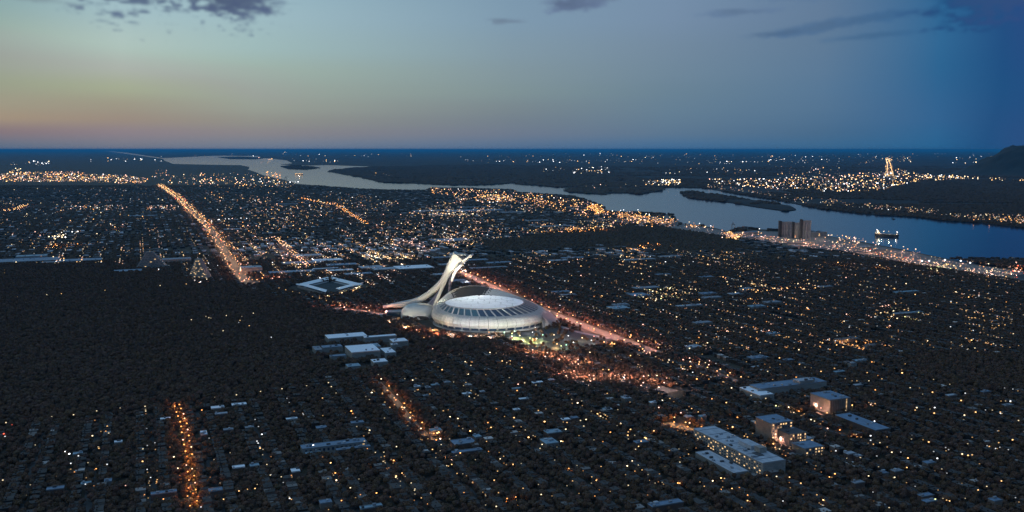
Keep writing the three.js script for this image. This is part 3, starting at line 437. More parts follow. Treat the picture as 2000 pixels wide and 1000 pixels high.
// small bright roofs of the near quarters: [x, y, width, tone, depth, label]
const SMALL = [
  [323, 817, 16, 'white', 11, 'white flat-roofed house just left of the orange street top'], [425, 795, 21, 'white', 16, 'white roofed block with a dark light well right of the orange street top'], [467, 789, 24, 'white', 15, 'white stepped roof, rightmost of the pale pair above the orange street'], [432, 807, 20, 'pale', 10, 'pale roof just below the white block with a light well'],
  [398, 845, 10, 'white', 22, 'narrow upright white roof right of the orange street'], [446, 838, 16, 'grey', 10, 'grey roof right of the narrow upright white one'], [487, 834, 14, 'grey', 9, 'small grey roof beside two yellow lamps on the left'],
  [466, 911, 20, 'white', 11, 'white roof, left one of a pair far below the pool hall'], [497, 908, 15, 'cyan', 11, 'bluish roof, right one of a pair far below the pool hall'], [108, 953, 25, 'blue', 11, 'blue roof near the bottom left corner, longest of its row'], [168, 943, 15, 'cyan', 10, 'blue green roof in the middle of the bottom left row'], [211, 938, 11, 'blue', 12, 'small blue roof ending the bottom left row'],
  [152, 885, 14, 'cyan', 11, 'blue roof above two white lamps on the left'], [231, 862, 12, 'white', 10, 'white roof beside a pair of pinkish lit yards on the left'], [421, 956, 22, 'blue', 12, 'blue roof right of the round orange junction'], [570, 817, 19, 'white', 9, 'thin white roof standing alone above the long blue works'], [577, 918, 14, 'white', 14, 'white cube-like house below the long blue works'],
  [815, 754, 11, 'white', 9, 'white roof, first of four in a dotted row below the stadium'], [836, 756, 9, 'pale', 9, 'pale roof, second of four in a dotted row below the stadium'], [850, 751, 14, 'cyan', 10, 'cyan roof, third of four in a dotted row below the stadium'], [874, 746, 12, 'grey', 10, 'grey roof, last of four in a dotted row below the stadium'], [832, 772, 11, 'grey', 9, 'grey roof under the dotted row of four pale roofs'],
  [912, 768, 16, 'white', 10, 'bright white roof in the dark quarter below the stadium'], [942, 764, 9, 'pale', 9, 'small pale roof right of the bright white one'], [1010, 758, 18, 'cyan', 9, 'pair-wide cyan roof left of the red lit square'], [1023, 778, 17, 'white', 9, 'white roof near the middle left of the blue twin roofs'], [1009, 799, 12, 'white', 9, 'small white roof above the grey parking rows'],
  [1050, 746, 20, 'white', 12, 'widest white roof beside the red lit square'], [1077, 741, 11, 'pale', 9, 'small pale roof right of the widest white one'], [1105, 818, 15, 'white', 11, 'white roof right of the blue twin roofs'], [1122, 815, 14, 'blue', 10, 'dim blue roof touching the white one at the middle'], [1190, 798, 9, 'white', 9, 'white roof alone below the red lit street'], [1275, 785, 11, 'white', 9, 'white roof at the right end of the red lit street'],
  [1080, 842, 28, 'cyan', 18, 'upper one of the blue green twin roofs near the middle'], [1073, 861, 24, 'cyan', 26, 'lower one of the blue green twin roofs near the middle'], [1223, 776, 14, 'pale', 16, 'pale house with a red lit wall below the red street'], [1345, 813, 14, 'pale', 10, 'pale roof above the head of the long white roof'], [1252, 862, 24, 'blue', 12, 'dim blue roof among yellow lamps right of the middle'],
  [1640, 725, 21, 'cyan', 10, 'blue green roof above the block with the blue roof'], [1676, 751, 15, 'pale', 9, 'pale roof right of the block with the blue roof'], [1858, 771, 18, 'pale', 9, 'pale roof in the dark at the far right'], [1925, 764, 16, 'blue', 8, 'thin blue roof in the dark at the far right'], [1968, 790, 17, 'grey', 9, 'grey roof close to the right edge'], [1660, 884, 17, 'pale', 10, 'pale roof below the low blue slab'], [1676, 889, 12, 'pale', 8, 'smaller pale roof touching the one below the blue slab'],
  [1724, 922, 15, 'blue', 10, 'blue roof low on the right beside a white lamp'], [1752, 918, 18, 'grey', 9, 'grey roof right of the blue one low on the right'], [1808, 966, 24, 'blue', 9, 'upper strip of a blue double roof near the bottom right'], [1816, 977, 24, 'blue', 9, 'lower strip of a blue double roof near the bottom right'], [1944, 975, 17, 'blue', 10, 'blue roof in the bottom right corner'], [1815, 902, 18, 'blue', 10, 'blue roof beside an orange lit yard on the right'], [1676, 941, 20, 'grey', 8, 'grey broken roof low on the right'],
  [698, 824, 22, 'blue', 12, 'blue roof above the right end of the long blue works'], [628, 834, 18, 'blue', 13, 'blue roof above the left end of the long blue works'], [851, 839, 20, 'cyan', 13, 'blue green roof right of the reddish street'], [932, 851, 12, 'cyan', 14, 'blue green cube roof right of the orange junction'], [636, 979, 20, 'blue', 12, 'dark blue roof at the bottom edge left of the middle'], [717, 990, 24, 'cyan', 9, 'bluish roof strip at the bottom edge'], [737, 986, 16, 'cyan', 8, 'narrow bluish roof beside the strip at the bottom edge'],
  [1183, 798, 10, 'cyan', 9, 'tiny blue green roof left of the lone white one'], [1372, 812, 12, 'cyan', 9, 'cyan roof above the orange street head'], [1494, 697, 14, 'cyan', 10, 'bluish roof above the hospital quarter'], [1475, 716, 12, 'pale', 9, 'pale roof near the amber street end'], [1540, 702, 18, 'blue', 12, 'blue roof above the low white hospital wing'],
];
for (const [x, y, w, tone, d, label] of SMALL) building({ p: [x, y], w, lu: d, tone, label, h: rr(7, 10), wall: pick(['brick', 'brick', 'brickPale']), units: d > 14 ? 3 : 1 });
// larger things
building({ p: [652, 866], w: 112, lu: 20, h: 9, tone: 'blue', name: 'works_hall', cat: 'works', label: 'long blue roofed works hall in the dark lower left', wall: 'wallPale', units: 9, windows: 14, floors: 1, lit: 0.1 });
building({ p: [690, 874], w: 60, lu: 9, h: 6, tone: 'blue', name: 'works_annex', cat: 'works', label: 'thin blue annex below the long blue works hall', units: 3 });
building({ p: [612, 884], w: 26, lu: 10, h: 6, tone: 'cyan', name: 'works_office', cat: 'office', label: 'pale lit office at the left end of the long works hall', units: 2, wall: 'wallPale' });
building({ p: [320, 961], w: 40, lu: 10, h: 8, tone: 'blue', name: 'row_block', cat: 'apartment block', label: 'long dim blue roof left of the round orange junction', units: 3 });
building({ p: [1300, 982], w: 62, lu: 12, h: 9, tone: 'blue', name: 'row_block', cat: 'apartment block', label: 'long dim blue roof at the bottom edge right of the middle', units: 4 });
building({ p: [905, 862], w: 40, lu: 24, h: 7, tone: 'blue', name: 'school_block', cat: 'school', label: 'dim blue school roof right of the orange junction', units: 5 });
building({ p: [912, 880], w: 56, lu: 10, h: 6, tone: 'blue', name: 'school_wing', cat: 'school', label: 'lower wing of the dim blue school', units: 3 });
// hospital quarter
const hospital = building({ p: [1440, 866], lv: 38, lu: 172, h: 20, tone: 'pale', wall: 'wallPale', name: 'hospital', cat: 'hospital', label: 'long white roofed hospital with lit windows', units: 16 });
for (let f = 0; f < 4; f++) for (let k = 0; k < 28; k++) piece('window', rnd() < 0.14 ? litPane : rnd() < 0.3 ? litPaneDim : paneDark, hospital, 2.6, 1.5, 0.2, -80 + k * 5.9, 2.5 + f * 4.3, 19.1);
{ const q = hospital; piece('penthouse', M.roof.pale, q, 30, 6, 16, 18, 20.2, -8); piece('stair_tower', M.wallPale, q, 12, 8, 12, 44, 20.2, -8); piece('roof_well', M.roof.tar, q, 16, 0.7, 10, 52, 20.15, 2); for (let k = 0; k < 7; k++) piece('roof_seam', M.roof.grey, q, 0.8, 0.5, 36, -74 + k * 24, 20.1, 0); }
building({ p: [1409, 901], lv: 24, lu: 96, h: 8, tone: 'pale', wall: 'wallPale', name: 'clinic_wing', cat: 'clinic', label: 'low white roofed wing lying parallel below the hospital', units: 8 });
const blueBlock = building({ p: [1622, 772], lv: 44, lu: 50, h: 25, tone: 'blue', wall: 'brickPale', name: 'tower_block', cat: 'office block', label: 'tall block with a blue roof and one pink lit face', units: 6 });
for (let k = 0; k < 9; k++) piece('window', k % 3 ? litPaneDim : litPane, blueBlock, 0.3, 1.4, 2.6, 25.2, 3 + k * 2.4, -13); for (let k = 0; k < 11; k++) piece('pilaster', M.brick, blueBlock, 0.6, 23, 1, 25.1, 0, -19 + k * 3.8);
building({ p: [1540, 748], lv: 150, lu: 34, h: 16, tone: 'blue', wall: 'wallPale', name: 'long_hall', cat: 'hall', label: 'wide dark blue roof left of the tall blue block', units: 8 });
building({ p: [1478, 763], lv: 30, lu: 62, h: 12, tone: 'white', wall: 'wallPale', name: 'hall_wing', cat: 'hall', label: 'white stepped wing at the left of the wide blue roof', units: 6 });
building({ p: [1570, 741], lv: 34, lu: 20, h: 21, tone: 'pale', wall: 'wallPale', name: 'hall_block', cat: 'hall', label: 'pale raised block at the far right of the wide blue roof', units: 3 });
building({ p: [1684, 823], lv: 30, lu: 92, h: 9, tone: 'blue', wall: 'brick', name: 'low_slab', cat: 'hall', label: 'low dark blue slab below the tall blue block', units: 4 });
building({ p: [1578, 868], lv: 34, lu: 30, h: 14, tone: 'blue', wall: 'brickPale', name: 'court_block', cat: 'office block', label: 'small blue roof in the orange lit hospital court', units: 3, windows: 6, floors: 3, lit: 0.5 });
const courtA = building({ p: [1512, 818], lv: 40, lu: 40, h: 30, tone: 'blue', wall: 'brickPale', name: 'ward_block', cat: 'hospital', label: 'amber lit ward block behind the hospital, upper one', units: 3, windows: 8, floors: 6, lit: 0.55 });
building({ p: [1540, 838], lv: 32, lu: 46, h: 20, tone: 'tar', wall: 'brickPale', name: 'ward_block', cat: 'hospital', label: 'amber lit ward block behind the hospital, lower one', units: 3, windows: 7, floors: 4, lit: 0.5 });
building({ p: [1566, 850], lv: 12, lu: 40, h: 10, tone: 'pale', wall: 'wallPale', name: 'ward_gallery', cat: 'hospital', label: 'narrow yellow lit gallery in the hospital court', units: 2, windows: 5, floors: 2, lit: 0.8 });
for (const [x, y, cd, k, h] of [[1592, 799, 900, 'pink', 10], [1603, 808, 900, 'pink', 10], [1615, 815, 500, 'amber', 8], [1664, 800, 500, 'amber', 8], [1700, 799, 400, 'pink', 8], [1520, 842, 900, 'amber', 10], [1498, 838, 500, 'pink', 9], [1524, 866, 900, 'pink', 10], [1510, 878, 700, 'amber', 9], [1550, 880, 700, 'pink', 10], [1575, 888, 900, 'amber', 8], [1556, 858, 500, 'cream', 12], [1616, 845, 420, 'pink', 7], [1640, 848, 260, 'sodium', 7], [1674, 862, 300, 'sodium', 7], [1440, 890, 500, 'amber', 8], [1475, 905, 600, 'pink', 8], [1420, 880, 400, 'amber', 8], [1490, 922, 460, 'pink', 8], [1540, 805, 260, 'cream', 9], [1515, 800, 200, 'lime', 7], [1440, 823, 220, 'sodium', 7], [1560, 812, 380, 'sodium', 8]]) { const p = at(x, y); lampSpots.push({ p, hue: k, s: 1.3, h }); pointLight(p.clone().setY(h - 3), k, cd * 0.9, 30); markDisc(p.x, p.z, 14, 4); }
// pool hall group with white roofs, left of the stadium
const HALL = [[676, 655, 60, 40, 'white', 9, 'white slab roof, topmost of the pool hall group'], [708, 680, 44, 62, 'pale', 12, 'pale sloping main roof of the pool hall group'], [742, 656, 50, 16, 'white', 10, 'white zigzag roof along the top of the pool hall group'], [779, 664, 24, 30, 'white', 10, 'white roof forming the right corner of the pool hall group'], [758, 684, 16, 44, 'pale', 9, 'pale stepped wing down the right of the pool hall group'], [741, 704, 22, 26, 'pale', 8, 'pale low wing at the bottom of the pool hall group'], [732, 674, 14, 30, 'cyan', 11, 'bluish ridge roof in the middle of the pool hall group'], [690, 713, 20, 22, 'cyan', 6, 'bluish tank house below the pool hall group'], [620, 680, 11, 34, 'grey', 6, 'narrow grey roof left of the pool hall group'], [648, 676, 30, 22, 'blue', 7, 'dim blue roof beside the pool hall group'], [660, 694, 24, 14, 'blue', 6, 'dark blue low roof under the pool hall group'], [770, 672, 10, 12, 'white', 9, 'small white roof in the right of the pool hall group']];
for (const [x, y, w, lu, tone, h, label] of HALL) building({ p: [x, y], w: w * 1.15, lu: lu * 1.2, tone: tone === 'pale' ? 'white' : tone, h: h + 4, pad: 13, label, name: 'pool_hall', cat: 'sports hall', wall: 'wallPale', units: 2 });
for (const [x, y, cd, k] of [[690, 699, 420, 'sodium'], [705, 701, 520, 'amber'], [722, 700, 420, 'sodium'], [730, 690, 300, 'amber'], [648, 661, 90, 'cream'], [669, 664, 60, 'cream'], [758, 661, 60, 'lime'], [732, 663, 50, 'lime'], [828, 665, 260, 'amber'], [845, 687, 80, 'pink']]) { const p = at(x, y); lampSpots.push({ p, hue: k, s: 1, h: 7 }); pointLight(p.clone().setY(4), k, cd * 1.0); markDisc(p.x, p.z, 12, 4); }
// large pale and blue roofs of the middle distance: [x, y, width, depth m, tone, height, label]
const SHEDS = [
  [490, 521, 32, 40, 'cyan', 22, 'pale striped apartment slab beside the near end of the amber boulevard'], [600, 498, 44, 50, 'grey', 9, 'grey works roof under the thin amber street'], [640, 507, 46, 46, 'pale', 9, 'pale works roof right of the thin amber street'], [668, 516, 48, 40, 'blue', 9, 'blue works roof under the pale one by the thin amber street'], [590, 512, 60, 50, 'blue', 8, 'wide dark blue roof left of the open ground'], [570, 530, 70, 40, 'blue', 8, 'lowest dark blue roof left of the open ground'],
  [665, 527, 40, 26, 'white', 10, 'white strip roof above the open sports ground'], [636, 524, 40, 24, 'grey', 9, 'grey strip roof above the open sports ground'], [725, 521, 36, 50, 'grey', 9, 'grey roof left of the big pale shed'], [755, 524, 44, 46, 'grey', 9, 'grey roof touching the big pale shed'], [808, 521, 58, 70, 'pale', 10, 'big pale shed left of the tower head'], [700, 534, 44, 34, 'blue', 8, 'blue shed above the right corner of the sports ground'],
  [800, 477, 70, 70, 'rust', 8, 'pink lit flat roof far above the yellow curve of road'], [880, 468, 70, 130, 'blue', 9, 'dark blue field-like roof above the tower head'], [930, 507, 44, 40, 'blue', 10, 'dark blue shed right of the tower head'], [975, 512, 46, 40, 'blue', 9, 'second dark blue shed right of the tower head'], [955, 522, 70, 30, 'grey', 8, 'grey strip shed below the dark blue pair right of the tower head'], [868, 502, 44, 36, 'blue', 9, 'blue shed left of the tower head'], [873, 516, 30, 46, 'grey', 9, 'grey roof just left of the tower head'],
  [838, 411, 60, 110, 'grey', 11, 'left grey hall of the big works near the port'], [860, 418, 40, 70, 'pale', 11, 'pale strip hall of the big works near the port'], [905, 411, 70, 150, 'blue', 12, 'blue main hall of the big works near the port'], [955, 410, 52, 120, 'blue', 12, 'second blue hall of the big works near the port'], [1000, 414, 46, 90, 'grey', 11, 'right grey hall of the big works near the port'], [930, 404, 70, 60, 'grey', 10, 'far grey hall of the big works near the port'],
  [1085, 441, 80, 60, 'grey', 10, 'long grey shed above the orange road along the dark park'], [1170, 430, 60, 50, 'rust', 10, 'pinkish shed on the port edge'], [1050, 430, 44, 60, 'grey', 9, 'grey shed below the orange port'], [560, 398, 40, 60, 'blue', 9, 'small blue shed in the far middle left'], [455, 447, 30, 60, 'blue', 8, 'blue shed right of the amber boulevard'],
  [912, 551, 20, 30, 'white', 7, 'small white lit roof behind the stadium bowl'], [897, 547, 24, 40, 'blue', 8, 'dark blue roof behind the stadium tower'], [861, 535, 26, 36, 'pale', 8, 'pale roof behind the bend of the tower'],
  [1096, 569, 34, 26, 'blue', 8, 'blue roof in the dark quarter right of the pink avenue'], [1110, 575, 30, 20, 'grey', 8, 'grey roof under the blue one right of the pink avenue'], [1208, 600, 34, 46, 'cyan', 9, 'bright blue roof left of the yellow lit yard'], [1212, 594, 30, 24, 'grey', 9, 'grey strip above the bright blue roof'], [1262, 561, 50, 36, 'grey', 9, 'grey roof above the yellow lit yard'], [1248, 575, 34, 56, 'blue', 8, 'dark roof left in the yellow lit yard'], [1346, 596, 50, 20, 'pale', 9, 'thin pale roof below the yellow lit yard'], [1382, 572, 30, 30, 'blue', 9, 'blue roof right of the yellow lit yard'], [1390, 580, 36, 24, 'grey', 9, 'grey roof right of the yellow lit yard'], [1436, 573, 24, 26, 'pale', 9, 'pale roof with a warm lit front in the right quarter'], [1458, 563, 22, 24, 'cyan', 9, 'cyan roof in the right quarter'], [1508, 589, 30, 26, 'grey', 9, 'grey roof left of the twin blue ones in the right quarter'], [1478, 597, 30, 24, 'cyan', 9, 'cyan roof below the warm lit front in the right quarter'], [1372, 629, 34, 22, 'grey', 9, 'grey roof beside red lamps below the yellow lit yard'], [1355, 676, 26, 26, 'pale', 9, 'pale roof right of the end of the pink avenue'], [1480, 697, 34, 22, 'blue', 8, 'dim blue roof above the amber falling street'], [1510, 650, 20, 20, 'cyan', 8, 'blue green roof in the lower right quarter'], [1380, 540, 26, 24, 'blue', 8, 'small dim blue roof above the right quarter'], [1295, 535, 28, 22, 'blue', 8, 'dim roof below the orange yard'], [1310, 500, 44, 40, 'grey', 9, 'grey roof below the orange yard'], [1250, 506, 60, 40, 'grey', 9, 'grey strip roof left below the orange yard'], [1120, 503, 44, 40, 'blue', 9, 'blue roof beside white lamps at the dark park'], [1090, 508, 36, 36, 'pale', 9, 'pale roof beside white lamps at the dark park'],
  [1770, 569, 50, 18, 'cyan', 8, 'long thin blue green roof at the far right'], [1612, 559, 26, 20, 'grey', 8, 'grey roof left of the long thin blue green one'], [1766, 611, 40, 20, 'grey', 8, 'grey roof with cream lights at the far right'], [1790, 609, 24, 16, 'cyan', 8, 'bluish roof with cream lights at the far right'], [1655, 661, 44, 20, 'rust', 8, 'pinkish roof above the orange lamp rows'], [1705, 673, 26, 16, 'rust', 8, 'smaller pinkish roof right of the orange lamp rows'], [1660, 708, 12, 24, 'rust', 10, 'pink lit gable below the orange lamp rows'], [1680, 703, 24, 14, 'cyan', 8, 'blue green roof right of the pink lit gable'],
  [55, 507, 90, 120, 'blue', 10, 'wide dim blue roof at the left edge'], [62, 499, 44, 60, 'cyan', 16, 'hump-like blue green roof rising behind the left edge roof'], [160, 507, 60, 80, 'blue', 9, 'dim blue roof with amber lamps at the left'], [112, 511, 46, 40, 'grey', 8, 'grey roof between two blue ones at the left'], [250, 528, 44, 60, 'blue', 7, 'dark blue glasshouse roof at the edge of the forest'], [280, 421, 44, 70, 'blue', 9, 'small blue roof in the dark left distance'],
];
for (const [x, y, w, lu, tone0, h, label] of SHEDS) { const works = x > 470 && x < 840 && y > 490 && y < 545, tone = works ? ({ blue: 'blue', grey: 'pale', pale: 'white' })[tone0] ?? tone0 : tone0; building({ p: [x, y], w: works ? w * 1.12 : w, lu: works ? lu * 1.35 : lu, tone, h, label, name: 'industrial_shed', cat: 'shed', wall: pick(['wallPale', 'brickPale', 'concreteGrey']), units: 5 }); }
for (const [x, y, cd, k, h] of [[800, 481, 3000, 'pink', 16], [780, 482, 2500, 'pink', 16], [820, 483, 2500, 'pink', 16], [1275, 577, 1500, 'cream', 14], [1290, 574, 1800, 'lime', 14], [1308, 572, 1500, 'cream', 14], [1320, 581, 1500, 'cream', 14], [1292, 586, 1200, 'cream', 12], [1262, 590, 700, 'amber', 10], [1240, 583, 500, 'pink', 10], [1436, 577, 420, 'cream', 10], [1420, 556, 380, 'cream', 10], [1250, 487, 2600, 'sodium', 18], [1266, 483, 3000, 'sodium', 18], [1284, 484, 3000, 'sodium', 18], [1655, 671, 260, 'amber', 9], [1640, 674, 240, 'sodium', 9], [1672, 674, 240, 'sodium', 9], [1690, 677, 240, 'sodium', 9], [1606, 677, 240, 'amber', 9], [1720, 618, 300, 'cream', 10], [1745, 614, 300, 'cream', 10], [1752, 629, 260, 'cream', 10], [912, 556, 900, 'white', 12], [897, 530, 500, 'pink', 10], [770, 534, 700, 'pink', 12], [740, 545, 500, 'pink', 10], [1232, 664, 400, 'amber', 10], [1200, 680, 380, 'amber', 10], [1255, 690, 420, 'amber', 10], [160, 513, 600, 'amber', 12], [125, 514, 500, 'cream', 12], [560, 505, 1600, 'pink', 16], [500, 490, 1800, 'pink', 16], [640, 492, 1500, 'pink', 16], [620, 485, 1500, 'pink', 16], [520, 500, 1500, 'amber', 16], [610, 512, 900, 'white', 14], [655, 503, 1200, 'white', 14], [1560, 690, 160, 'cream', 8]]) { const p = at(x, y); lampSpots.push({ p, hue: k, s: 1.2, h }); pointLight(p.clone().setY(h - 3.5), k, cd * 0.8, 40); markDisc(p.x, p.z, 16, 4); }

// open sports ground with white stands, left of the stadium
{
  const q = [[580, 563], [641, 581], [706, 562], [645, 547]].map(([x, y]) => at(x, y)), c = q[0].clone().add(q[2]).multiplyScalar(0.5), t = thing('sports_ground', 'open sports ground with white stands round a dark blue pitch', 'sports ground', c);
  const loc = q.map((p) => p.clone().sub(c)), inner = (p, k, y) => p.clone().multiplyScalar(k).setY(y);
  const sh = new THREE.Shape(loc.map((p) => new THREE.Vector2(p.x * 0.8, -p.z * 0.8)));
  part('pitch', new THREE.ShapeGeometry(sh).rotateX(-Math.PI / 2).translate(0, 0.15, 0), M.turf, t);
  const spec = [[0, 1, 0.06, 0.94, 15], [1, 2, 0.3, 0.98, 15], [2, 3, 0.04, 0.97, 8], [3, 0, 0.05, 0.95, 8]];
  for (const [a, b, f0, f1, h] of spec) {
    const P = loc[a].clone().lerp(loc[b], f0), Q = loc[a].clone().lerp(loc[b], f1);
    const s = [P, Q].map((p) => [inner(p, 0.78, 1.5), inner(p, 1, h * 0.7), inner(p, 1.04, h * 0.7), inner(p, 1.04, 0), inner(p, 0.78, 0)]);
    part('stand', loft(s), M.concreteGrey, t);
    const w = h > 10 ? 0.7 : 0.86, r = [P, Q].map((p) => [inner(p, w, h - 2.2), inner(p, 1.1, h + 2), inner(p, 1.1, h + 2.8), inner(p, w, h - 1.4)]);
    part('stand_roof', loft(r), M.membrane, t);
  }
  markDisc(c.x, c.z, 130, 4);
  for (const [x, y, cd, k] of [[640, 584, 500, 'cream'], [668, 578, 900, 'cream'], [690, 573, 900, 'amber'], [702, 566, 500, 'cream'], [655, 543, 500, 'white'], [625, 548, 300, 'white']]) { const p = at(x, y); lampSpots.push({ p, hue: k, s: 1.4, h: 10 }); pointLight(p.clone().setY(6), k, cd * 3, 40); markDisc(p.x, p.z, 14, 4); }
  // looping ramps behind it
  structure('loop_road', ribbon([[628, 530], [634, 540], [645, 545], [655, 540], [648, 536], [660, 536], [664, 543]], 5, 0.1), M.asphaltLight, 'looping white lit ramp behind the sports ground');
  structure('loop_road', ribbon([[692, 530], [706, 540], [709, 550], [705, 558]], 5, 0.1), M.asphaltLight, 'curved white lit road at the right of the sports ground');
  for (const [x, y] of [[632, 537], [648, 541], [662, 539], [700, 535], [708, 547]]) pointLight(at(x, y).setY(12), 'cream', 1200);
}
// stepped pyramid apartment towers at the forest edge
function pyramid(px, py, len, turn, floors, label, lit) {
  const c = at(px, py), t = thing('pyramid_tower', label, 'apartment tower', c, turn);
  for (let f = 0; f < floors; f++) {
    const k = f / floors, L = len * (1 - 0.82 * k), fl = part('floor', unitBox, f % 2 ? M.concreteGrey : M.wallPale, t); fl.scale.set(L, 3.2, 24 - 9 * k); fl.position.set(-len * 0.06 * k, f * 3.4, 0);
    const bal = piece('balcony', M.concrete, t, L * 0.98, 0.9, 1.6, -len * 0.06 * k, f * 3.4 + 0.2, 12.6 - 4.5 * k);
    const n = Math.floor(L / 11); for (let i = 0; i < n; i++) if (hash2(f, i, 77 + floors) < 0.6) piece('window', hash2(i, f, 5) < lit ? (hash2(i, f, 8) < 0.5 ? litPane : litPaneDim) : M.glassTeal, t, 6, 1.7, 0.3, -len * 0.06 * k + (i + 0.5 - n / 2) * 11, f * 3.4 + 1.2, 12.0 - 4.5 * k + 0.35);
  }
  markDisc(c.x, c.z, len * 0.35, 4);
}
pyramid(298, 524, 118, 0.15, 19, 'left stepped pyramid tower, dim blue, at the forest edge', 0.08);
pyramid(392, 545, 96, -0.5, 21, 'right stepped pyramid tower with many lit floors', 0.5);
building({ p: [345, 505], w: 46, lu: 60, h: 16, tone: 'grey', wall: 'wallPale', name: 'sloped_block', cat: 'apartment block', label: 'grey wedge block between the two pyramid towers', units: 2 });
for (const [x, y, cd, k] of [[392, 556, 1200, 'white'], [404, 551, 900, 'cream'], [380, 553, 600, 'white'], [310, 531, 300, 'white'], [408, 540, 700, 'cream']]) { const p = at(x, y); lampSpots.push({ p, hue: k, s: 1.2, h: 10 }); pointLight(p.clone().setY(6.5), k, cd * 0.7, 40); }

// plaza with a lit training field below the right of the stadium
{
  const sh = [[985, 654], [1030, 648], [1100, 640], [1150, 650], [1200, 664], [1170, 676], [1110, 684], [1070, 690], [1020, 676]].map(([x, y]) => at(x, y));
  const g = new THREE.ShapeGeometry(new THREE.Shape(sh.map((p) => new THREE.Vector2(p.x, -p.z)))).rotateX(-Math.PI / 2).translate(0, 0.05, 0);
  structure('plaza', g, M.asphalt, 'blue grey plaza with yellow and green lights beside the stadium');
  const f = [[990, 660], [1035, 657], [1075, 668], [1040, 673]].map(([x, y]) => at(x, y));
  structure('training_field', new THREE.ShapeGeometry(new THREE.Shape(f.map((p) => new THREE.Vector2(p.x, -p.z)))).rotateX(-Math.PI / 2).translate(0, 0.09, 0), std([0.2, 0.21, 0.1], 0.95), 'yellow green lit training field');
  for (const [x, y] of [[990, 660], [1012, 659], [1034, 662], [1056, 668], [1040, 672], [1012, 667]]) { const p = at(x, y); markDisc(p.x, p.z, 16, 4); }
  for (let x = 985; x < 1200; x += 6) for (let y = 642; y < 690; y += 4) { const p = at(x, y); if (inside([[985, 654], [1030, 648], [1100, 640], [1150, 650], [1200, 664], [1170, 676], [1110, 684], [1070, 690], [1020, 676]], x, y)) markDisc(p.x, p.z, 17, 64); }
  for (const [x, y, cd, k, h] of [[1000, 661, 900, 'lime', 12], [1015, 665, 900, 'cream', 12], [1035, 670, 900, 'lime', 12], [1048, 671, 700, 'cream', 12], [985, 657, 400, 'green', 10], [1005, 655, 300, 'green', 10], [1088, 680, 800, 'amber', 10], [1096, 684, 500, 'lime', 10], [1106, 682, 400, 'green', 10], [1082, 662, 500, 'cream', 10], [1060, 662, 300, 'green', 10], [1110, 663, 200, 'white', 9], [1045, 647, 160, 'white', 9], [968, 656, 260, 'cream', 9], [955, 655, 200, 'sodium', 8], [1137, 667, 200, 'cream', 9], [1180, 676, 500, 'amber', 10], [1195, 677, 500, 'amber', 10], [1152, 695, 300, 'cream', 8], [1155, 672, 140, 'white', 9], [1120, 676, 140, 'white', 9], [1160, 664, 120, 'pink', 9]]) { const p = at(x, y); lampSpots.push({ p, hue: k, s: 1.2, h }); pointLight(p.clone().setY(h - 3.2), k, cd * (k === 'lime' || k === 'amber' || k === 'cream' ? 4.2 : 2.4), 30); }
  structure('ramp_road', ribbon([[1088, 633], [1115, 645], [1160, 655], [1190, 661]], 7, 0.12), M.concreteGrey, 'pale blue ramp running from the stadium to the avenue');
}
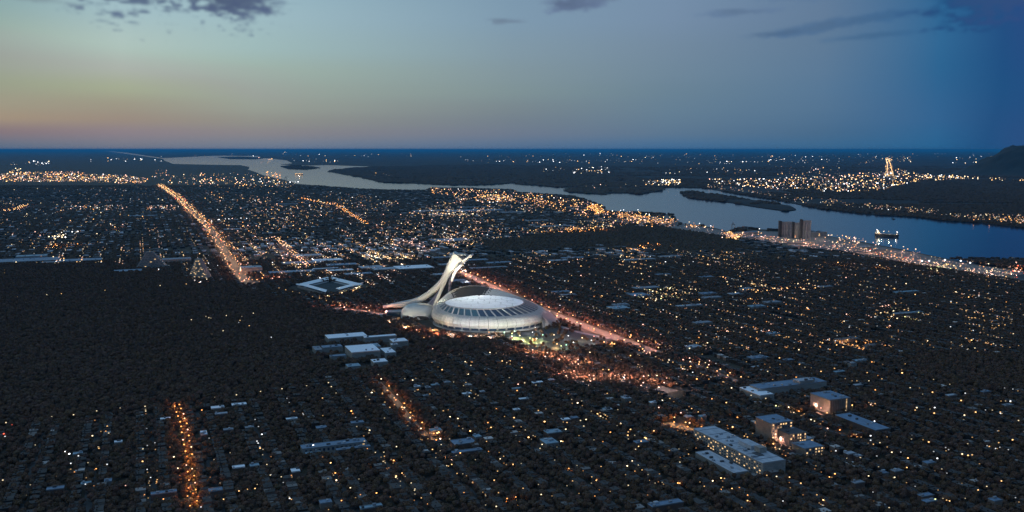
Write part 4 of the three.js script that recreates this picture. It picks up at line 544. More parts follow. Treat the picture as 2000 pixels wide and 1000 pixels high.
// ---------------------------------------------------------------- port: quay, sheds, masts, silos, cranes, ship
{
  const inner = [[2000, 549], [1900, 533], [1800, 518], [1700, 499], [1600, 486], [1520, 474], [1440, 465], [1370, 455], [1300, 444], [1200, 436], [1120, 424], [1040, 404], [930, 388], [842, 384]], outer = [[845, 370], [920, 370.5], [1000, 374], [1060, 381], [1120, 386], [1155, 396], [1174, 405], [1184, 415.5], [1250, 417], [1308, 421], [1320, 433], [1365, 442], [1400, 448], [1424, 455], [1476, 450], [1520, 453], [1598, 458], [1686, 475], [1761, 489], [1833, 504], [1906, 518], [1998, 531]];
  const pts = [...outer, ...inner].map(([x, y]) => at(x, y));
  structure('quay', new THREE.ShapeGeometry(new THREE.Shape(pts.map((p) => new THREE.Vector2(p.x, -p.z)))).rotateX(-Math.PI / 2).translate(0, 0.04, 0), M.concreteQuay, 'long lit quay along the near bank');
  const poly = [...outer, ...inner];
  for (let x = 842; x < 2000; x += 5) for (let y = 368; y < 550; y += 2.5) if (inside(poly, x, y)) { const p = at(x, y); markDisc(p.x, p.z, 44, 4); }
  // masts: tall posts with a ring of lamps
  const MASTS = [[855, 372, 'pink'], [868, 373, 'cream'], [880, 373, 'pink'], [895, 373, 'white'], [912, 373, 'pink'], [922, 374, 'amber'], [936, 376, 'amber'], [951, 376, 'amber'], [968, 379, 'green'], [985, 378, 'cream'], [1003, 381, 'pink'], [1030, 384, 'amber'], [1052, 387, 'cream'], [1058, 389, 'white'], [1082, 391, 'white'], [1095, 391, 'white'], [1070, 397, 'sodium'], [1100, 396, 'sodium'], [1120, 394, 'amber'], [1130, 395, 'amber'], [1122, 404, 'sodium'], [1132, 401, 'amber'], [1148, 400, 'pink'], [1158, 404, 'white'], [1150, 409, 'sodium'], [1165, 412, 'sodium'], [1178, 415, 'cream'], [1196, 418, 'white'], [1212, 417, 'white'], [1218, 416, 'white'], [1230, 420, 'white'], [1246, 416, 'white'], [1250, 427, 'amber'], [1262, 424, 'white'], [1268, 425, 'white'], [1284, 430, 'amber'], [1296, 430, 'amber'], [1308, 431, 'cream'], [1240, 436, 'pink'], [1215, 441, 'pink'], [1346, 441, 'cream'], [1366, 444, 'white'], [1376, 452, 'pink'], [1388, 449, 'white'], [1410, 458, 'pink'], [1483, 455, 'white'], [1560, 462, 'pink'], [1600, 466, 'amber'], [1618, 468, 'cream'], [1640, 476, 'pink'], [1665, 480, 'pink'], [1690, 481, 'cream'], [1705, 483, 'pink'], [1740, 490, 'cream'], [1764, 492, 'cream'], [1788, 497, 'cream'], [1800, 521, 'white'], [1814, 521, 'white'], [1845, 519, 'white'], [1876, 521, 'white'], [1894, 525, 'white'], [1984, 524, 'pink'], [1930, 527, 'cream'], [1570, 478, 'pink'], [1740, 501, 'sodium'], [1180, 431, 'pink'], [1140, 420, 'sodium'], [1095, 409, 'sodium'], [1040, 398, 'sodium'], [1000, 393, 'pink'], [940, 385, 'sodium'], [890, 382, 'pink']];
  const GR = 'lamp masts along the quay';
  MASTS.sort((a, b) => a[0] - b[0]).forEach(([x, y, k], i) => {
    const h = 24, p = at(x, y + 0.6), D = p.length(), t = thing('lamp_mast', `${{ pink: 'pink', cream: 'cream', white: 'white', amber: 'amber', sodium: 'orange', green: 'green' }[k]} lamp mast on the lit quay, ${ordinal(i + 1)} from the left`, 'lamp mast', p, 0, GR), r = 0.9 + D * 0.00036;
    part('mast', cyl(0.5, 0.3, h, 0, 0, 0, 6), M.steel, t);
    part('lamp', new THREE.SphereGeometry(r * (k === 'white' && x > 1790 ? 1.5 : 1), 8, 6).scale(1, 0.6, 1).translate(0, h + 0.4, 0), glow(...hue(k, k === 'white' ? 4 : 2.6)), t);
    pointLight(p.clone().setY(h - 6.5), k === 'white' || k === 'cream' ? (x > 1790 ? 'cream' : x < 1320 ? 'sodium' : 'pink') : k === 'pink' && x < 1320 ? 'sodium' : k, (x > 1320 ? 2600 : 12000) * rr(0.7, 1.3), 60);
    for (let q = 0; q < (x < 1320 ? 5 : 2); q++) { const o = at(x + rr(-9, 9), y + rr(0, 14)); if (inside(poly, ...pix(o.x, 0, o.z))) lampSpots.push({ p: o, hue: pick(['sodium', 'amber', 'pink', 'amber']), s: 1.1, h: rr(8, 18) }); }
  });
  // sheds on the quay
  [[1124, 403, 26, 'rust', 'rusty shed in the brightest orange part of the port'], [1290, 430, 20, 'pale', 'amber lit shed at the end of the port basin'], [1312, 434, 14, 'pale', 'cream lit tank house at the end of the port basin'], [1100, 392, 24, 'rust', 'low rusty shed on the orange quay'], [1230, 430, 40, 'tar', 'dark flat shed behind the white lamp masts'], [952, 380, 22, 'rust', 'amber lit shed on the far quay'], [1460, 453, 44, 'blue', 'dark shed left of the grain silos'], [1690, 481, 20, 'pale', 'small cream lit shed by the deep blue water'], [1480, 462, 60, 'grey', 'long grey shed on the quay left of the silos'], [1700, 490, 70, 'rust', 'long pinkish shed on the quay right of the silos'], [1560, 474, 60, 'rust', 'pinkish quay shed below the grain silos'], [1985, 536, 30, 'rust', 'red lit shed where the quay meets the right edge']].forEach(([x, y, w, tone, label]) => building({ p: [x, y], w, lu: 34, h: 13, tone, label, name: 'quay_shed', cat: 'shed', wall: 'wallPale', units: 2 }));
  // grain silos
  const sl = (x0, x1, top, base, n, label, pale) => {
    const a = at(x0, base), b = at(x1, base), c = a.clone().add(b).multiplyScalar(0.5), t = thing('grain_silo', label, 'silo', c, -Math.atan2(b.z - a.z, b.x - a.x)), L = a.distanceTo(b), d = Math.hypot(c.x, H, c.z), h = (base - top) / FOCAL * d * 1.0, r = L / n / 2;
    for (let i = 0; i < n; i++) for (let j = 0; j < 2; j++) part('silo', new THREE.CylinderGeometry(r, r, h * 0.88, 14).translate(-L / 2 + r * (2 * i + 1), h * 0.44, j * r * 2 - r), pale ? M.concrete : M.concreteGrey, t);
    part('gallery', new THREE.BoxGeometry(L, h * 0.12, r * 2.4).translate(0, h * 0.94, 0), M.concreteGrey, t);
    part('headhouse', new THREE.BoxGeometry(L * 0.2, h * 1.06, r * 2.6).translate(-L * 0.46, h * 0.53, r * 1.2), M.dark, t); markDisc(c.x, c.z, L * 0.6, 4);
  };
  sl(1521, 1545, 434, 462, 4, 'grain silo block, leftmost of three on the quay', false);
  sl(1547, 1563, 436, 465, 3, 'pale grain silo block, middle of three on the quay', true);
  sl(1562, 1582, 432, 468, 3, 'grain silo block, tallest and rightmost of three', false);
  building({ p: [1598, 453], w: 30, lu: 30, h: 24, tone: 'grey', wall: 'wallPale', name: 'silo_annex', cat: 'works', label: 'lower grey works joined to the right of the silos', units: 3 });
  for (const [x, y] of [[1540, 468], [1560, 471], [1585, 472], [1605, 470]]) pointLight(at(x, y).setY(18), 'cream', 1300, 50);
  // cranes
  [[1432, 450], [1008, 382], [996, 380], [558, 353], [1226, 425]].forEach(([x, y], i) => {
    const p = at(x, y), s = [1, 1.2, 1.2, 1.4, 1][i], t = thing('gantry_crane', ['dark quay crane before the bay left of the silos', 'quay crane with raised boom beside the green lamp', 'slim quay crane left of the one with a raised boom', 'tall dark crane by the pale upper river', 'quay crane among the white lamp masts'][i], 'crane', p, -0.6 + i * 0.4); t.scale.setScalar(s);
    for (const [a, b] of [[-9, -6], [-9, 6], [9, -6], [9, 6]]) part('leg', rod([a, 0, b], [a * 0.8, 34, b * 0.9], 0.9), M.steel, t);
    part('girder', box(20, 2.4, 3, 0, 33, 0), M.steel, t); part('boom', rod([0, 35, 0], [10, 46, 46], 1.2), M.steel, t); part('cabin', box(4, 4, 5, 0, 36, 2), M.wallPale, t); part('apex', rod([0, 35, 0], [0, 50, 2], 0.8), M.steel, t); part('stay', rod([0, 50, 2], [9, 45, 42], 0.35), M.steel, t);
  });
  // cargo ship
  const a = at(1709, 459), b = at(1755, 461.5), c = a.clone().add(b).multiplyScalar(0.5).setY(-4), L = a.distanceTo(b), t = thing('cargo_ship', 'cargo ship with lit white stern house on the deep blue river', 'ship', c, -Math.atan2(b.z - a.z, b.x - a.x));
  const hullRing = (y, k, rake) => { const o = []; const S = [[-0.5, 0.75], [-0.46, 1], [-0.2, 1], [0.25, 1], [0.4, 0.75], [0.5 + rake, 0.06]]; for (const [u, w] of S) o.push(new THREE.Vector3(u * L * k, y, w * 11)); for (const [u, w] of [...S].reverse()) o.push(new THREE.Vector3(u * L * k, y, -w * 11)); return o; };
  part('hull', loft([hullRing(-1, 0.96, 0), hullRing(3, 0.98, 0.01), hullRing(11, 1, 0.03)]), M.dark, t);
  part('deck', loft([hullRing(11.1, 0.97, 0.02), hullRing(11.5, 0.97, 0.02)]), M.roof.rust, t);
  const house = part('deckhouse', mergeGeometries([box(18, 10, 19, -L * 0.4, 11.5, 0), box(14, 5, 18, -L * 0.4, 21.5, 0), box(10, 4, 21, -L * 0.39, 26.5, 0)]), M.cream, t);
  for (let f = 0; f < 3; f++) for (let k = 0; k < 4; k++) piece('window', litPane, t, 0.3, 1.4, 2.4, -L * 0.4 + 9.2, 13 + f * 3, -6 + k * 4);
  part('funnel', cyl(2.6, 2.2, 9, -L * 0.45, 26, 0), M.roof.rust, t);
  for (let k = 0; k < 4; k++) part('hatch', box(L * 0.13, 2, 14, -L * 0.22 + k * L * 0.16, 11.5, 0), M.roof.grey, t);
  for (let k = 0; k < 3; k++) part('derrick', rod([-L * 0.14 + k * L * 0.18, 11, 0], [-L * 0.14 + k * L * 0.18, 27, 0], 0.6), M.steel, t);
  part('foremast', rod([L * 0.43, 11, 0], [L * 0.43, 26, 0], 0.5), M.steel, t);
  for (const [x, y, z, r, k, e] of [[-L * 0.36, 27, 12, 2.4, 'cream', 5], [-L * 0.43, 33, 0, 2, 'white', 5], [-L * 0.3, 20, 12, 1.8, 'cream', 4], [L * 0.43, 26, 0, 2, 'white', 4], [L * 0.44, 15, 8, 1.6, 'cream', 4], [-L * 0.12, 27, 0, 1.3, 'cream', 2.5], [L * 0.08, 27, 0, 1.3, 'cream', 2.5]]) part('ship_lamp', new THREE.SphereGeometry(r, 8, 6).translate(x, y, z), glow(...hue(k, e)), t);
  for (const [x, y, z, cd] of [[-L * 0.28, 26, 16, 900], [-L * 0.2, 24, 0, 700], [L * 0.4, 20, 4, 300], [L * 0.1, 24, 0, 350]]) pointLight(new THREE.Vector3(x, y, z).applyAxisAngle(new THREE.Vector3(0, 1, 0), t.rotation.y).add(c), 'cream', cd * 3.5, 30);
  { const q = at(1745, 427).setY(-4), s = thing('tug', 'tiny dark tug on the river behind the cargo ship', 'boat', q, -0.9); part('hull', loft([-1, 3].map((y, i) => [[-11, 3.4], [6, 3.8], [13, 0.3]].map(([u, w]) => new THREE.Vector3(u * (1 + i * 0.05), y, w)).concat([[13, -0.3], [6, -3.8], [-11, -3.4]].map(([u, w]) => new THREE.Vector3(u * (1 + i * 0.05), y, w))))), M.dark, s); part('wheelhouse', box(7, 4.5, 5, 0, 3, 0), M.wallPale, s); }
  { const q = at(584, 341).setY(-4), s = thing('barge', 'amber lit barge on the pale upper river', 'boat', q, 0.2); part('hull', box(150, 9, 26, 0, 0, 0), M.roof.rust, s); part('deckhouse', box(26, 16, 20, 50, 9, 0), M.cream, s); for (let k = 0; k < 6; k++) part('ship_lamp', new THREE.SphereGeometry(6, 8, 6).translate(-62 + k * 24, 16 + (k % 2) * 5, 6), glow(...hue('amber', 2.6)), s); pointLight(q.clone().add(new THREE.Vector3(0, 30, 10)), 'amber', 9000, 80); }
}
// ---------------------------------------------------------------- where the other lamps stand
// [outline on the plan, number, hues, brightness, smallest and largest height]
const W1 = ['amber', 'amber', 'cream', 'sodium', 'pink', 'pink', 'amber', 'white'], W2 = ['amber', 'cream', 'cream', 'white', 'pink', 'pink', 'amber'], W3 = ['cream', 'white', 'white', 'amber'], W4 = ['sodium', 'sodium', 'amber', 'pink'];
const ZONES = [
  [[[0, 341], [60, 336], [160, 340], [250, 344], [290, 350], [285, 359], [240, 361], [160, 356], [0, 357]], 800, W1, 1.0], [[[90, 336], [170, 337], [170, 344], [90, 344]], 60, ['pink', 'sodium'], 1.0],
  [[[18, 330], [40, 328], [42, 338], [18, 339]], 16, ['cream', 'amber'], 1.6], [[[64, 315], [96, 314], [96, 324], [64, 324]], 18, W3, 1.3], [[[20, 318], [62, 316], [62, 323], [20, 323]], 9, W3, 0.8], [[[205, 309], [250, 309], [250, 317], [205, 317]], 11, W3, 0.9], [[[262, 308], [280, 308], [280, 315], [262, 315]], 8, W3, 1.1], [[[298, 306], [316, 306], [316, 318], [298, 318]], 6, W3, 0.9], [[[304, 334], [326, 334], [326, 341], [304, 341]], 12, W4, 1.3], [[[172, 313], [182, 313], [182, 318], [172, 318]], 2, W3, 1.5],
  [[[380, 301], [1960, 300], [1960, 309], [380, 307]], 90, W3, 0.7], [[[890, 312], [1240, 313], [1240, 320], [890, 318]], 60, W3, 0.8], [[[1200, 305], [1700, 305], [1700, 322], [1200, 322]], 60, W3, 0.75], [[[1375, 316], [1480, 316], [1480, 321], [1375, 321]], 22, W3, 1], [[[1500, 310], [1620, 312], [1620, 320], [1500, 318]], 26, W3, 1], [[[1860, 306], [1960, 306], [1960, 322], [1860, 320]], 22, W3, 1.2], [[[500, 308], [532, 308], [532, 318], [500, 318]], 16, W2, 0.9], [[[570, 310], [660, 312], [660, 318], [570, 318]], 16, W3, 1.1], [[[548, 294], [562, 300], [562, 304], [548, 304]], 5, W3, 0.8],
  [[[290, 345], [380, 340], [480, 338], [545, 341], [590, 364], [560, 370], [480, 372], [330, 362]], 190, W1, 1.0], [[[375, 350], [420, 348], [420, 362], [375, 362]], 26, W2, 1.6], [[[505, 352], [585, 356], [585, 362], [505, 360]], 26, W3, 1.7], [[[515, 338], [548, 338], [548, 350], [515, 350]], 18, ['amber', 'sodium'], 1.8],
  [[[0, 372], [310, 366], [330, 400], [400, 480], [420, 520], [0, 500]], 330, W2, 0.62], [[[148, 404], [350, 404], [350, 414], [148, 412]], 110, ['pink', 'pink', 'white', 'cream', 'sodium'], 0.9], [[[106, 456], [152, 455], [150, 472], [106, 472]], 30, ['white', 'cream', 'cream'], 1.8], [[[0, 506], [165, 504], [165, 517], [0, 519]], 66, W2, 1.0], [[[200, 510], [265, 512], [265, 520], [200, 518]], 20, W2, 0.9], [[[350, 490], [420, 495], [415, 555], [375, 555]], 50, W3, 0.8], [[[286, 450], [306, 448], [300, 496], [284, 496]], 16, W4, 0.8], [[[265, 505], [330, 508], [325, 528], [265, 522]], 9, W3, 0.6],
  [[[400, 374], [640, 376], [830, 400], [990, 430], [1180, 452], [950, 472], [900, 500], [720, 520], [600, 545], [500, 540], [470, 500], [420, 430]], 1350, W1, 0.85], [[[460, 480], [780, 480], [800, 520], [640, 540], [480, 535]], 300, W2, 1.1], [[[800, 395], [1060, 405], [1060, 425], [800, 425]], 190, W2, 0.9], [[[745, 388], [1000, 382], [1000, 398], [760, 402]], 190, W1, 1.2], [[[800, 462], [925, 460], [925, 490], [800, 488]], 90, W2, 1.1], [[[1050, 470], [1060, 440], [1200, 428], [1200, 452]], 90, W2, 1.1], [[[845, 419], [985, 418], [985, 424], [845, 424]], 26, ['cream', 'amber'], 1.5], [[[720, 494], [800, 500], [800, 510], [720, 512]], 60, ['cream', 'amber'], 1.2], [[[700, 520], [780, 520], [770, 560], [700, 560]], 80, ['pink', 'pink', 'cream', 'white'], 0.9], [[[780, 470], [825, 470], [825, 485], [780, 485]], 30, ['pink'], 1.3], [[[885, 520], [905, 520], [905, 535], [885, 540]], 26, ['pink', 'white'], 1.6], [[[640, 540], [700, 535], [706, 545], [650, 548]], 16, W3, 1],
  [[[842, 369], [1000, 374], [1125, 388], [1185, 416], [1320, 432], [1430, 458], [1380, 462], [1250, 444], [1180, 432], [1000, 398], [842, 380]], 330, W4, 1.2], [[[1090, 388], [1165, 402], [1180, 420], [1120, 412]], 120, ['sodium', 'sodium', 'amber'], 1.5], [[[1180, 416], [1320, 434], [1330, 444], [1190, 432]], 130, ['sodium', 'amber', 'pink'], 1.2], [[[1100, 450], [1185, 447], [1185, 456], [1100, 458]], 42, ['amber', 'sodium'], 1.7], [[[1240, 476], [1296, 474], [1296, 492], [1236, 492]], 50, ['sodium', 'sodium', 'amber'], 1.3], [[[1330, 440], [1440, 462], [1440, 474], [1330, 450]], 170, ['pink', 'sodium', 'amber'], 1.1], [[[1440, 455], [1600, 470], [1760, 495], [2000, 535], [2000, 550], [1800, 520], [1600, 490], [1440, 470]], 220, ['pink', 'pink', 'sodium', 'cream'], 0.85], [[[1560, 455], [1680, 470], [1680, 482], [1560, 474]], 60, ['pink', 'amber', 'cream'], 1.1], [[[1815, 519], [1870, 521], [1870, 532], [1815, 530]], 40, ['lime', 'lime', 'amber'], 1.1], [[[1960, 524], [2000, 522], [2000, 545], [1960, 540]], 40, ['sodium', 'red', 'pink'], 1.3],
  [[[1000, 500], [1250, 484], [1480, 492], [1700, 512], [2000, 552], [2000, 690], [1560, 690], [1400, 700], [1285, 686], [1150, 632], [1000, 560]], 950, W1, 0.62], [[[1000, 495], [1200, 488], [1480, 492], [1480, 520], [1000, 530]], 190, W2, 0.95], [[[1255, 566], [1330, 564], [1340, 585], [1260, 592]], 60, ['cream', 'lime', 'amber', 'cream'], 1.1], [[[1600, 669], [1722, 669], [1715, 692], [1600, 690]], 70, ['sodium', 'amber', 'sodium'], 1.0], [[[1715, 608], [1810, 605], [1810, 635], [1725, 635]], 36, ['cream', 'lime', 'amber'], 0.9], [[[1440, 550], [1600, 550], [1600, 575], [1440, 575]], 70, ['amber', 'amber', 'cream'], 0.9], [[[1110, 500], [1260, 500], [1340, 530], [1120, 530]], 60, ['amber', 'sodium', 'cream'], 1.0], [[[1860, 615], [2000, 600], [2000, 690], [1850, 680]], 60, ['amber', 'cream'], 0.6], [[[1445, 640], [1560, 640], [1520, 670], [1445, 665]], 24, W4, 0.8], [[[1560, 680], [1570, 660], [1580, 690], [1560, 695]], 8, W4, 1.0],
  [[[1255, 354], [1330, 352], [1330, 364], [1262, 364]], 90, ['cream', 'white', 'amber'], 1.3], [[[1375, 352], [1500, 350], [1600, 346], [1720, 337], [1755, 331], [1805, 341], [1890, 346], [1880, 352], [1790, 356], [1720, 374], [1600, 378], [1500, 370], [1400, 362]], 780, ['amber', 'cream', 'amber', 'pink', 'white'], 1.25], [[[1730, 311], [1742, 311], [1746, 346], [1728, 346]], 90, ['amber', 'cream'], 0.75], [[[1698, 306], [1780, 306], [1780, 317], [1698, 316]], 44, ['cream', 'amber'], 1], [[[1800, 344], [2000, 351], [2000, 355], [1800, 352]], 60, ['amber', 'cream'], 1.3], [[[1560, 396], [1700, 402], [1800, 409], [1900, 419], [2000, 424], [2000, 441], [1900, 431], [1800, 420], [1700, 412], [1560, 398]], 190, W2, 0.85], [[[1900, 424], [2000, 426], [2000, 440], [1900, 434]], 40, ['amber', 'sodium'], 1.2], [[[1545, 396], [1500, 384], [1380, 368], [1380, 362], [1560, 386], [1700, 400], [1700, 405]], 90, W2, 0.8], [[[1115, 330], [1185, 326], [1195, 340], [1120, 340]], 60, W3, 1.1], [[[1060, 328], [1110, 328], [1110, 336], [1060, 336]], 12, W3, 0.8], [[[1130, 362], [1250, 362], [1250, 369], [1130, 369]], 10, W2, 0.9], [[[700, 340], [780, 336], [780, 345], [700, 346]], 5, W3, 0.8], [[[1300, 330], [1500, 328], [1500, 342], [1300, 342]], 40, W3, 0.8], [[[1500, 326], [1640, 326], [1640, 345], [1500, 345]], 50, W2, 0.9],
  [[[690, 735], [900, 690], [1020, 700], [1300, 780], [1340, 1000], [690, 1000]], 190, ['amber', 'amber', 'cream', 'cream', 'sodium'], 0.9], [[[0, 850], [330, 800], [500, 790], [690, 740], [690, 1000], [0, 1000]], 70, ['cream', 'amber', 'white', 'sodium'], 0.75], [[[1290, 700], [1600, 690], [1790, 700], [1760, 840], [1600, 1000], [1340, 1000]], 120, ['amber', 'amber', 'cream', 'sodium'], 0.85], [[[1790, 745], [2000, 750], [2000, 1000], [1600, 1000], [1760, 860]], 56, ['amber', 'cream', 'white'], 0.75], [[[1150, 690], [1300, 690], [1420, 740], [1300, 760], [1160, 730]], 40, W2, 0.8], [[[370, 625], [520, 612], [525, 645], [430, 650]], 14, W2, 0.8], [[[20, 530], [80, 528], [80, 545], [20, 545]], 6, W3, 0.5],
];
const DOTS = [];   // single lamps read off the plan: the park edge rows and a few bright ones
for (let k = 0; k < 15; k++) DOTS.push([12 + k * 45 + rr(-3, 3), 836 - k * 5.6 + rr(-1.5, 1.5), 'cream', 0.9]);
for (let k = 0; k < 8; k++) DOTS.push([6 + k * 28.5, 588 - k * 2.2, k % 3 ? 'amber' : 'cream', 0.75]);
for (let k = 0; k < 11; k++) DOTS.push([545 + k * 13.2, 568 + k * 3.4 + rr(-1, 1), 'amber', 0.8]);
for (let k = 0; k < 14; k++) DOTS.push([660 + k * 16, 596 + rr(-4, 4) + k * 1.0, 'cream', 0.5]);
DOTS.push([288, 566, 'cream', 0.9], [313, 563, 'cream', 1], [364, 560, 'amber', 0.8], [374, 631, 'cream', 0.9], [408, 627, 'cream', 0.9], [442, 623, 'cream', 1.1], [487, 643, 'amber', 1], [495, 618, 'cream', 1], [415, 660, 'cream', 0.8], [436, 653, 'cream', 0.9], [530, 666, 'white', 0.6], [8, 858, 'red', 1.2], [24, 840, 'red', 0.5],
  [655, 937, 'sodium', 1.5], [719, 925, 'amber', 1.3], [770, 912, 'sodium', 2.2], [735, 977, 'sodium', 1.6], [668, 992, 'sodium', 1.4], [898, 897, 'sodium', 1.8], [882, 920, 'amber', 1.2], [857, 855, 'amber', 1.8], [860, 868, 'pink', 1.6], [953, 836, 'sodium', 1.4], [1004, 826, 'amber', 1.4], [893, 938, 'amber', 1], [907, 976, 'sodium', 1], [990, 988, 'sodium', 1.3], [1008, 985, 'sodium', 1.3], [1110, 928, 'sodium', 1.3], [1165, 950, 'sodium', 1], [1325, 957, 'sodium', 1.6], [1408, 970, 'sodium', 1.2], [1430, 968, 'amber', 1.2], [1445, 966, 'sodium', 0.8], [1562, 957, 'amber', 1.4], [1540, 945, 'amber', 1.2], [1326, 957, 'amber', 1.2], [1240, 977, 'lime', 1], [1105, 849, 'cream', 1.3], [1060, 880, 'cream', 1.2], [1098, 874, 'amber', 1.2], [1190, 835, 'sodium', 0.8], [1192, 855, 'sodium', 1.1], [1226, 861, 'amber', 1.2], [1140, 843, 'cream', 1], [1252, 873, 'amber', 1.2], [1248, 884, 'amber', 1.1], [1235, 913, 'cream', 1.2], [1300, 925, 'amber', 0.9], [128, 894, 'white', 1.6], [136, 898, 'white', 1.6], [139, 917, 'white', 1], [145, 935, 'sodium', 1], [213, 857, 'cream', 1], [210, 843, 'amber', 1], [279, 913, 'amber', 1.4], [244, 962, 'pink', 1], [340, 904, 'cream', 1.3], [318, 989, 'sodium', 1.2], [467, 973, 'amber', 1.3], [483, 970, 'amber', 1.3], [498, 968, 'amber', 1.3], [1824, 817, 'amber', 1.4], [1883, 821, 'cream', 1.3], [1905, 815, 'amber', 1.4], [1953, 815, 'amber', 0.9], [1790, 806, 'cream', 1.2], [1787, 811, 'amber', 1], [1708, 833, 'white', 1.6], [1890, 901, 'amber', 1.2], [1898, 900, 'amber', 1], [1830, 907, 'white', 1.1], [1957, 953, 'amber', 1.2], [1950, 876, 'amber', 1], [1977, 870, 'amber', 1.2], [1910, 971, 'amber', 1.3], [1825, 989, 'lime', 1.2], [1700, 862, 'white', 1.2], [1700, 871, 'white', 0.9], [1632, 892, 'white', 0.9], [1705, 993, 'amber', 1], [1529, 993, 'white', 0.9], [1770, 926, 'amber', 1.2], [612, 881, 'white', 2], [601, 884, 'cream', 1.4], [712, 873, 'cream', 0.9], [722, 851, 'cream', 1.2], [630, 787, 'amber', 0.8], [790, 806, 'cream', 1.2], [785, 805, 'amber', 1.2]);
for (const [x, y, hue, s] of DOTS) lampSpots.push({ p: at(x, y), hue, s, h: 9, own: true });
for (const [x, y, hue, cd0] of [[655, 937, 'sodium', 70], [719, 922, 'sodium', 70], [770, 912, 'sodium', 190], [735, 977, 'sodium', 90], [668, 992, 'sodium', 80], [898, 897, 'sodium', 110], [857, 855, 'amber', 120], [860, 868, 'pink', 130], [953, 836, 'sodium', 60], [1004, 826, 'sodium', 50], [1008, 985, 'sodium', 60], [990, 988, 'sodium', 60], [1110, 928, 'sodium', 110], [1165, 950, 'sodium', 70], [1090, 911, 'sodium', 50], [1325, 957, 'sodium', 80], [1408, 972, 'sodium', 150], [1430, 968, 'amber', 60], [1445, 966, 'sodium', 110], [870, 900, 'pink', 110], [882, 906, 'pink', 90], [318, 989, 'sodium', 130], [244, 975, 'sodium', 60], [610, 880, 'cream', 180], [8, 852, 'red', 120], [8, 858, 'red', 90], [1850, 902, 'sodium', 50], [1226, 776, 'pink', 160], [1210, 770, 'pink', 130], [1192, 845, 'sodium', 50], [574, 898, 'cream', 40], [750, 878, 'cream', 40]]) pointLight(at(x, y).setY(6.2), hue, cd0 * 0.9, 20);
for (let [poly, n, hues, s] of ZONES) {
  const mid = poly.reduce((a, p) => a + p[1], 0) / poly.length; if (mid < 366 && n > 60) n = Math.round(n * 1.25); if (mid > 366 && mid < 700 && n > 80) n = Math.round(n * 1.3); if (mid < 330) s *= 1.7; else if (mid < 366) s *= 1.35; else if (mid > 700) { s *= 1.3; n = Math.round(n * 1.45); }
  const [x0, y0, x1, y1] = bounds(poly); let k = 0, tries = 0;
  while (k < n && tries++ < n * 40) {
    const x = rr(x0, x1), y = rr(y0, y1); if (!inside(poly, x, y) || (inPark(x, y) && n > 30)) continue;
    if (y > 372 && fbm(x / 46, y / 17, 91, 3) < 0.40 + 0.12 * rnd()) continue;    // quarters are unevenly lit
    const p = at(x, y);
    if (y > 480 || y > 372 && rnd() < 0.6) { let [u, v] = uv(p.x, p.z); v = Math.round(v / PITCH_V) * PITCH_V + (rnd() < 0.5 ? -5.5 : 5.5) + rr(-0.5, 0.5); if (rnd() < 0.3) v += rr(-34, 34); const [a, b] = xz(u, v); p.set(a, 0, b); }
    if (isTaken(p.x, p.z) & 2) { if (y > 600) continue; }
    const f = Math.pow(rnd(), 2.6); lampSpots.push({ p, hue: pick(hues), s: s * (0.22 + 1.3 * f) }); k++;
  }
}
// lit yards of works and shops scattered over the middle distance
for (const [poly, n, hues] of [[[[420, 400], [640, 385], [1000, 430], [1180, 455], [950, 470], [700, 520], [520, 535], [480, 480]], 60, ['pink', 'pink', 'amber', 'cream', 'white']], [[[1000, 500], [1480, 495], [2000, 560], [1900, 680], [1300, 680], [1050, 570]], 46, ['amber', 'pink', 'cream', 'cream']], [[[20, 380], [300, 375], [400, 480], [60, 495]], 16, ['amber', 'pink', 'cream']], [[[1150, 690], [1600, 690], [1350, 900], [900, 900], [900, 720]], 14, ['pink', 'amber']]]) {
  const [x0, y0, x1, y1] = bounds(poly);
  for (let k = 0; k < n;) { const x = rr(x0, x1), y = rr(y0, y1); if (!inside(poly, x, y) || inPark(x, y)) continue; k++; const p = at(x, y), hu = pick(hues), D = p.length(); if (isTaken(p.x, p.z) & 6) continue; lampSpots.push({ p, hue: hu, s: 1.1, h: D > 3500 ? 20 : 10 }); markDisc(p.x, p.z, D > 3500 ? 26 : 11, 4); pointLight(p.clone().setY(D > 3500 ? 14 : 6.5), hu, (D > 3500 ? 3000 : D > 2200 ? 420 : 160) * rr(0.4, 1.6), 40); }
}
// ---------------------------------------------------------------- rows of dark flat-roofed houses
const onLand = (() => { const near = shore(NEAR_SHORE).map((p) => [p.x, p.y]); const e = near[near.length - 1]; near.push([e[0] + 6000, e[1] + 5500], [9000, 2500], [-9000, 2500], [-90000, -20000]); return (x, z) => inside(near, x, z); })();
const V3 = THREE.Vector3, Q4 = THREE.Quaternion, UP3 = new V3(0, 1, 0);
const mat = (x, y, z, sx, sy, sz, t = 0) => new THREE.Matrix4().compose(new V3(x, y, z), new Q4().setFromAxisAngle(UP3, t), new V3(sx, sy, sz));
const houseGeo = (() => { const w = box(1, 0.94, 1), r = box(1.02, 0.07, 1.02, 0, 0.93, 0), c = box(0.12, 0.16, 0.12, 0.2, 1, 0.2); const col = (g, a) => { const n = g.attributes.position.count, d = new Float32Array(n * 3); for (let i = 0; i < n; i++) d.set(a, i * 3); g.setAttribute('color', new THREE.BufferAttribute(d, 3)); return g; }; return mergeGeometries([col(w, [0.62, 0.45, 0.38]), col(r, [1, 1, 1]), col(c, [0.6, 0.4, 0.35])]); })();
const houseMat = new THREE.MeshStandardMaterial({ vertexColors: true, roughness: 0.9 });
const houses = [];
